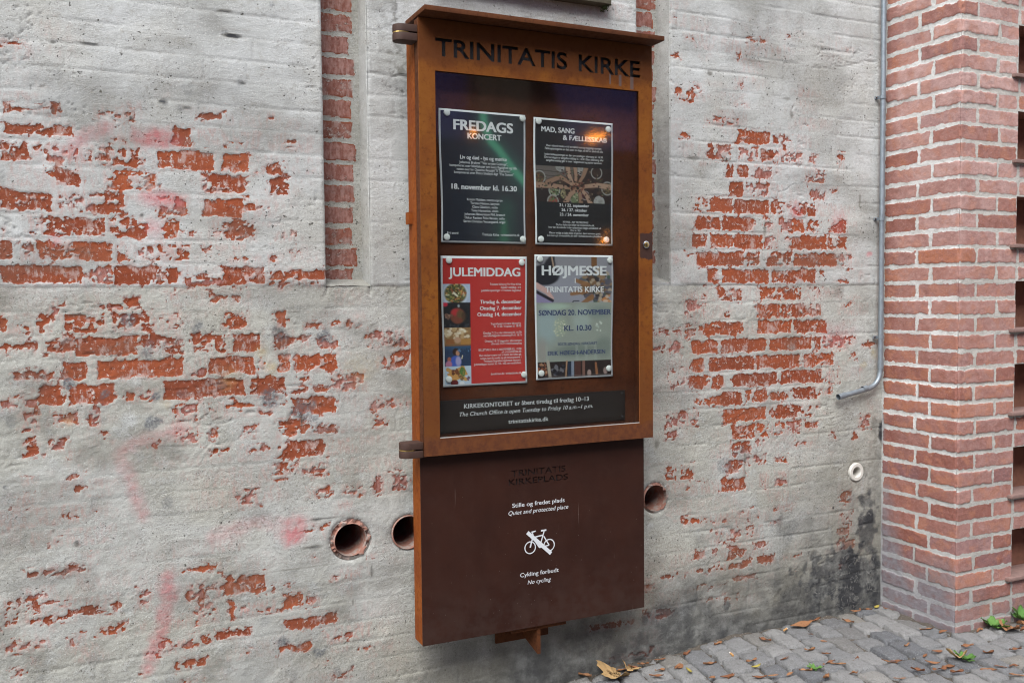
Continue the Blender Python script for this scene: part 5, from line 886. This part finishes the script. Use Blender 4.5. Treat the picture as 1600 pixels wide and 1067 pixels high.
# ---------------------------------------------------------------- the house across the yard, seen only in the glass
def house():
    o = empty('town_house', (4, -9.5, 0)); tag(o, 'dark house across the yard with a violet upper storey, mirrored in the glass', 'house'); b = tuple(o.location)
    m = MB(b); m.box(-14, 22, -13, -9.5, -.6, 3.55); m.build('ground_storey', plain('dark brown render', (.045, .026, .018, 1), .9, noise=.3, scale=3), o)
    m = MB(b); m.box(-14, 22, -13, -9.48, 3.553, 8.2); m.build('upper_storey', plain('violet render', (.14, .125, .33, 1), .9, noise=.15, scale=2), o)
    m = MB(b); m.box(4.95, 5.72, -9.477, -9.05, -.5, 8.0); m.box(5.25, 5.36, -9.049, -8.98, -.5, 8.0); m.build('bay', plain('grey brown render', (.17, .145, .115, 1), .9, noise=.2, scale=2), o)
    m = MB(b); m.add([(5.75, -9.2, -.4), (6.42, -9.2, -.4), (6.35, -9.2, 3.7), (6.15, -9.2, 4.4), (6.05, -9.2, 7.9), (5.75, -9.2, 7.9), (5.75, -9.477, -.4), (6.42, -9.477, -.4), (6.35, -9.477, 3.7), (6.15, -9.477, 4.4), (6.05, -9.477, 7.9), (5.75, -9.477, 7.9)],
        [(0, 1, 2, 3, 4, 5), (11, 10, 9, 8, 7, 6)] + [(i, i + 6, (i + 1) % 6 + 6, (i + 1) % 6) for i in range(6)]); m.build('backdrop', plain('dark shutter', (.02, .014, .012, 1), .8), o)  # dark slab added for the slanted dark band mirrored in the glass
    m = MB(b); m.add([(-14.3, -9.2, 8.2), (22.3, -9.2, 8.2), (22.3, -11.5, 10.4), (-14.3, -11.5, 10.4), (-14.3, -13.3, 8.2), (22.3, -13.3, 8.2)], [(0, 1, 2, 3), (3, 2, 5, 4), (0, 3, 4), (1, 5, 2)]); m.build('roof', plain('slate', (.05, .05, .06, 1), .8), o)
    gm = plain('dark window glass', (.03, .035, .06, 1), .15); fm = plain('pale window frame', (.30, .28, .25, 1), .6)
    for x in list(np.arange(-11.5, 3, 2.6)) + list(np.arange(8.6, 21, 2.6)):
        for z in (.9, 4.6):
            m = MB(b); m.box(x, x + 1.25, -9.499, -9.44, z, z + 2.3); f = m.build('window', fm, o); m = MB(b); m.box(x + .08, x + 1.17, -9.435, -9.430, z + .08, z + 2.22); m.build('pane', gm, f)
    rg = random.Random(9)
    lamp = NT('warm lamp glow'); lamp.out(color=(1, .5, .12, 1), emis=(1, .33, .035, 1), emiss=8.)
    for nm, x, y, z, rx, rz, n, lb in (('chandelier', 6.67, -8.9, 3.60, .24, .11, 26, 'lit amber chandelier of many small bulbs before the house, mirrored over the black poster'), ('lantern', 6.80, -8.9, 2.17, .09, .10, 8, 'lit amber lantern before the house, mirrored low in the black poster'), ('spot_lamp', 4.80, -8.9, 3.56, .06, .06, 4, 'small lit amber lamp left of the bay of the house')):
        q = empty(nm, (x, y, z)); tag(q, lb, 'lamp'); m = MB((x, y, z)); m.tube([(x, y, z + .02), (x, y, z + .3), (x, -9.47, z + .34)], .012, 8); m.build('lamp_arm', M_DARK, q)
        m = MB((x, y, z))
        for i in range(n):
            a, d = rg.random() * 6.283, rg.random() ** .7; r = rg.uniform(.010, .030) * (1.5 - d)
            px, pz = x + rx * d * math.cos(a), z + rz * d * math.sin(a) + .25 * rz / rx * rx * d * math.cos(a); m.lathe([(0, -r), (r * .7, -r * .7), (r, 0), (r * .7, r * .7), (0, r)], (px, y + rg.uniform(-.05, .05), pz), 'z', 8)
        m.build('bulb_cluster', lamp.m, q)
house()
